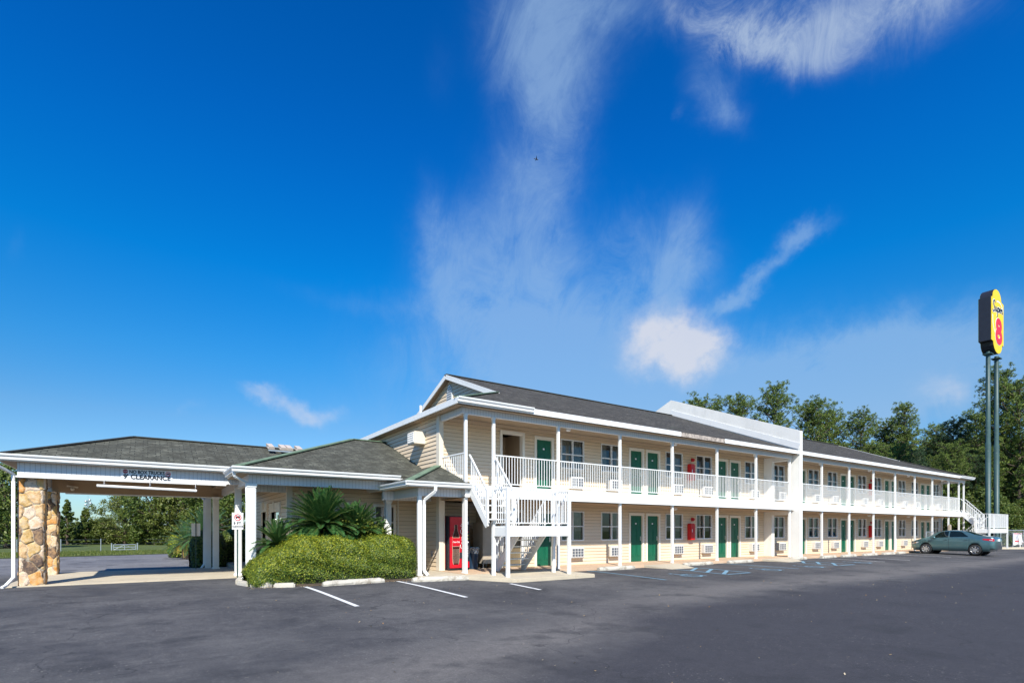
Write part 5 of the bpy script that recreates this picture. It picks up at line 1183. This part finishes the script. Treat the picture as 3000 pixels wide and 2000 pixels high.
for x in (59.3,60.2,61.2):
    for y in (12.35,12.85): m=MB(); m.tube([(x,y,.2),(x,y,.5)],.025,6); m.build('leg',M['signwhite'],lg,org=(x,y,.2))
ub=empty('utility_box',(48.2,15.4,ZW),'pale electrical meter box on a walkway post above the roof of the parked car','utility box')
m=MB(); m.box(47.80,48.0,14.5,14.62,1.45,1.95); m.box(47.82,47.98,14.485,14.5,1.5,1.9); m.build('box_body',M['beige'],ub,bevel=.01)
# bird
p=polar(1571,30); bz=1.5+30*(1554-467)/F
bi=empty('bird',(p[0],p[1],bz),'tiny dark bird gliding high in the blue sky','bird')
rt=Vector((c_,-s_th,0)); 
def bw(a,b): return tuple(Vector((p[0],p[1],bz))+rt*a+Vector((0,0,b)))
m=MB(); m.tube([bw(-.15,.05),bw(-.05,.02),bw(.06,-.02),bw(.12,-.035)],[.006,.02,.024,.008],8)
m.mesh([bw(-.02,.01),bw(.05,-.01),tuple(Vector(bw(.01,.10))+Vector((-.1,-.15,0))),tuple(Vector(bw(-.06,.06))+Vector((.12,.2,0)))],[(0,1,2),(0,1,3)]); m.build('body',M['black'],bi)
# ---------------------------------------------------------------- sky, sun, camera
SD=Vector((-.53,-1,.985)).normalized(); el=math.asin(SD.z); az=math.atan2(SD.x,SD.y)
w=bpy.data.worlds.new('World'); S.world=w; w.use_nodes=True; nt=w.node_tree; bg=nt.nodes['Background']; out=nt.nodes['World Output']
sk=N(nt,'ShaderNodeTexSky',sky_type='NISHITA'); sk.sun_disc=False; sk.sun_elevation=el; sk.sun_rotation=az; sk.air_density=1.0; sk.dust_density=.3; sk.ozone_density=3.0; sk.altitude=200
tc=N(nt,'ShaderNodeTexCoord'); nrm=N(nt,'ShaderNodeVectorMath',operation='NORMALIZE'); L(nt,tc.outputs['Generated'],nrm.inputs[0]); sx=N(nt,'ShaderNodeSeparateXYZ'); L(nt,nrm.outputs[0],sx.inputs[0])
AZ=math_(nt,'ARCTAN2',sx.outputs[0],sx.outputs[1]); EL=math_(nt,'ARCSINE',sx.outputs[2])
# deepen the zenith blue, keep the horizon pale
hs=N(nt,'ShaderNodeHueSaturation'); hs.inputs['Saturation'].default_value=1.35; L(nt,sk.outputs[0],hs.inputs['Color'])
tint=ramp(nt,EL,[(0,(.40,.55,.74)),(.06,(.52,.64,.75)),(.18,(.65,.71,.75)),(.28,(.37,.81,.91)),(.417,(.04,.86,1.08)),(.54,(.03,.80,1.13)),(.62,(.03,.75,1.12)),(.8,(.02,.68,1.03))])
skyc=mixc(nt,1.0,hs.outputs[0],tint,'MULTIPLY')
cv=N(nt,'ShaderNodeCombineXYZ'); L(nt,AZ,cv.inputs[0]); L(nt,EL,cv.inputs[1])
def wn(scale,sc,detail=8,rough=.6,dist=0,rot=0):
    mp=N(nt,'ShaderNodeMapping'); mp.inputs['Scale'].default_value=sc; mp.inputs['Rotation'].default_value=(0,0,rot); L(nt,cv.outputs[0],mp.inputs[0]); n_=N(nt,'ShaderNodeTexNoise'); n_.inputs['Scale'].default_value=scale; n_.inputs['Detail'].default_value=detail; n_.inputs['Roughness'].default_value=rough; n_.inputs['Distortion'].default_value=dist; L(nt,mp.outputs[0],n_.inputs['Vector']); return n_
def dn3(scale,sc=(1,1,1),detail=9,rough=.62,dist=0,rot=(0,0,0)):
    mp=N(nt,'ShaderNodeMapping'); mp.inputs['Scale'].default_value=sc; mp.inputs['Rotation'].default_value=rot; L(nt,nrm.outputs[0],mp.inputs[0]); n_=N(nt,'ShaderNodeTexNoise'); n_.inputs['Scale'].default_value=scale; n_.inputs['Detail'].default_value=detail; n_.inputs['Roughness'].default_value=rough; n_.inputs['Distortion'].default_value=dist; L(nt,mp.outputs[0],n_.inputs['Vector']); return n_
def warped(scale,amp):
    w_=dn3(scale,detail=9,rough=.6); a=N(nt,'ShaderNodeVectorMath',operation='MULTIPLY_ADD'); L(nt,w_.outputs['Color'],a.inputs[0]); a.inputs[1].default_value=(amp*2,amp*2,0); L(nt,cv.outputs[0],a.inputs[2]); b_=N(nt,'ShaderNodeVectorMath',operation='SUBTRACT'); L(nt,a.outputs[0],b_.inputs[0]); b_.inputs[1].default_value=(amp,amp,0); return b_
sb=warped(5,.075); sb2=warped(11,.045)
def ae(x,y):
    a=(x-1500)/F; q=(1554-y)/F; d=Vector((s_th+a*c_,c_-a*s_th,q)).normalized(); return math.atan2(d.x,d.y),math.asin(d.z)
def blob(x,y,rx,ry,rot=0,src=None,p=1.0):
    """soft elliptical patch centred on a compass bearing and height; radii given as angles"""
    a,e=ae(x,y); a2,e2=ae(x+rx*math.cos(rot),y+rx*math.sin(rot)); a3,e3=ae(x-ry*math.sin(rot),y+ry*math.cos(rot))
    v1=(a2-a,e2-e); v2=(a3-a,e3-e); det=v1[0]*v2[1]-v1[1]*v2[0]
    sp_=N(nt,'ShaderNodeSeparateXYZ'); L(nt,src or sb.outputs[0],sp_.inputs[0]); dx=math_(nt,'SUBTRACT',sp_.outputs[0],a); dy=math_(nt,'SUBTRACT',sp_.outputs[1],e)
    p_=math_(nt,'ADD',math_(nt,'MULTIPLY',dx,v2[1]/det),math_(nt,'MULTIPLY',dy,-v2[0]/det)); q_=math_(nt,'ADD',math_(nt,'MULTIPLY',dx,-v1[1]/det),math_(nt,'MULTIPLY',dy,v1[0]/det))
    r2=math_(nt,'ADD',math_(nt,'MULTIPLY',p_,p_),math_(nt,'MULTIPLY',q_,q_)); return math_(nt,'MULTIPLY',math_(nt,'EXPONENT',math_(nt,'MULTIPLY',r2,-1)),p)
def total(bl):
    s=bl[0]
    for x in bl[1:]: s=math_(nt,'ADD',s,x)
    return s
R=math.radians
wisp=total([blob(1600,60,180,200,0,p=.95),blob(1610,280,115,180,0,p=.75),blob(1570,520,140,240,R(8),p=.62),blob(1480,780,190,200,0,p=.62),blob(1640,900,340,190,0,p=.68),blob(1930,760,150,150,R(-60),p=.6),blob(1960,870,60,200,R(25),p=.75),blob(1260,730,45,140,R(-12),p=.5),blob(1330,880,70,110,0,p=.42),blob(1700,1080,480,150,0,p=1.15),
 blob(1300,920,420,35,R(3),p=.25),blob(2110,240,85,120,R(-20),p=.7),blob(2150,330,50,60,0,p=.5),blob(2020,320,20,25,0,p=.3),blob(1800,30,200,70,0,p=.5),
 blob(2370,680,75,32,R(-28),p=.7),blob(2250,790,150,24,R(-38),p=.75),blob(2130,880,80,16,R(-33),p=.5),blob(1260,200,60,130,0,p=.15),
 blob(2700,1090,450,130,R(-6),p=1.5),blob(2300,1130,340,120,0,p=1.1),blob(2000,1200,900,100,0,p=.9),blob(2950,960,170,130,0,p=.6),blob(20,740,40,60,0,p=.2),blob(1000,1200,500,80,0,p=.2)])
puff=total([blob(2230,20,180,110,0,p=.95),blob(2500,50,300,120,0,p=.7),blob(2300,-60,420,110,0,p=.45),blob(2150,60,120,90,0,p=.7),blob(2700,-20,180,90,0,p=.7),blob(2350,120,140,70,0,p=.6),blob(1990,0,180,60,0,p=.5)])
cum=total([blob(1965,985,105,85,0,p=1.1,src=sb2.outputs[0]),blob(1930,1050,140,70,0,p=.7,src=sb2.outputs[0]),blob(2050,1035,70,85,R(-20),p=.9,src=sb2.outputs[0]),blob(830,1150,110,30,R(14),p=.36),blob(930,1180,90,38,R(8),p=.42),blob(750,1130,70,25,R(8),p=.30),blob(590,1190,60,18,0,p=.25),blob(1260,1125,40,16,0,p=.25),blob(2730,1165,100,40,R(15),p=.55)])
A1=dn3(4.5,(1,1,.8),8,.6,.4).outputs['Fac']; B1=dn3(10,(1.5,.9,.7),13,.74,1.0,(.3,.5,.4)).outputs['Fac']; B2=dn3(16,(1,1,1.1),10,.62,.2).outputs['Fac']
fib=math_(nt,'ADD',math_(nt,'MULTIPLY_ADD',A1,1.3,-.65),math_(nt,'MULTIPLY_ADD',B1,1.9,-.95))
we=math_(nt,'MULTIPLY',wisp,math_(nt,'ADD',fib,1.0)); mw=N(nt,'ShaderNodeMapRange',interpolation_type='SMOOTHSTEP'); mw.inputs[1].default_value=.02; mw.inputs[2].default_value=1.5; mw.inputs[4].default_value=.55; L(nt,we,mw.inputs[0]); wm=mw.outputs[0]
pm=math_(nt,'MULTIPLY',puff,math_(nt,'MULTIPLY_ADD',fib,1.5,.85)); mrp=N(nt,'ShaderNodeMapRange',interpolation_type='SMOOTHSTEP'); mrp.inputs[1].default_value=.0; mrp.inputs[2].default_value=1.6; mrp.inputs[4].default_value=.72; L(nt,pm,mrp.inputs[0])
cm=math_(nt,'MULTIPLY',cum,math_(nt,'MULTIPLY_ADD',B2,1.9,-.05)); mrc=N(nt,'ShaderNodeMapRange',interpolation_type='SMOOTHSTEP'); mrc.inputs[1].default_value=.08; mrc.inputs[2].default_value=1.1; mrc.inputs[4].default_value=.82; L(nt,cm,mrc.inputs[0])
CB=4.3
col=mixc(nt,wm,skyc,(CB*.50,CB*.76,CB*1.10)); col=mixc(nt,mrp.outputs[0],col,(CB*.68,CB*.84,CB*1.06)); col=mixc(nt,mrc.outputs[0],col,(CB*1.0,CB*1.02,CB*1.12))
L(nt,col,bg.inputs['Color']); bg.inputs['Strength'].default_value=.12
su=bpy.data.lights.new('sun','SUN'); su.energy=5.0; su.angle=math.radians(.53); su.color=(1,.955,.87); so2=bpy.data.objects.new('sun',su); COL.objects.link(so2); so2.location=(-30,-60,60)
so2.rotation_euler=SD.to_track_quat('Z','Y').to_euler()
cam=bpy.data.cameras.new('camera'); co=bpy.data.objects.new('camera',cam); COL.objects.link(co); co.location=(0,0,1.5); co.rotation_euler=(math.pi/2,0,-TH); cam.lens=F/3000*36; cam.sensor_width=36; cam.shift_y=554/3000; cam.clip_end=4000; cam.clip_start=.1; S.camera=co
S.view_settings.view_transform='Standard'; S.view_settings.look='None'; S.view_settings.exposure=.5; S.view_settings.gamma=1
S.cycles.max_bounces=8; S.cycles.transparent_max_bounces=16
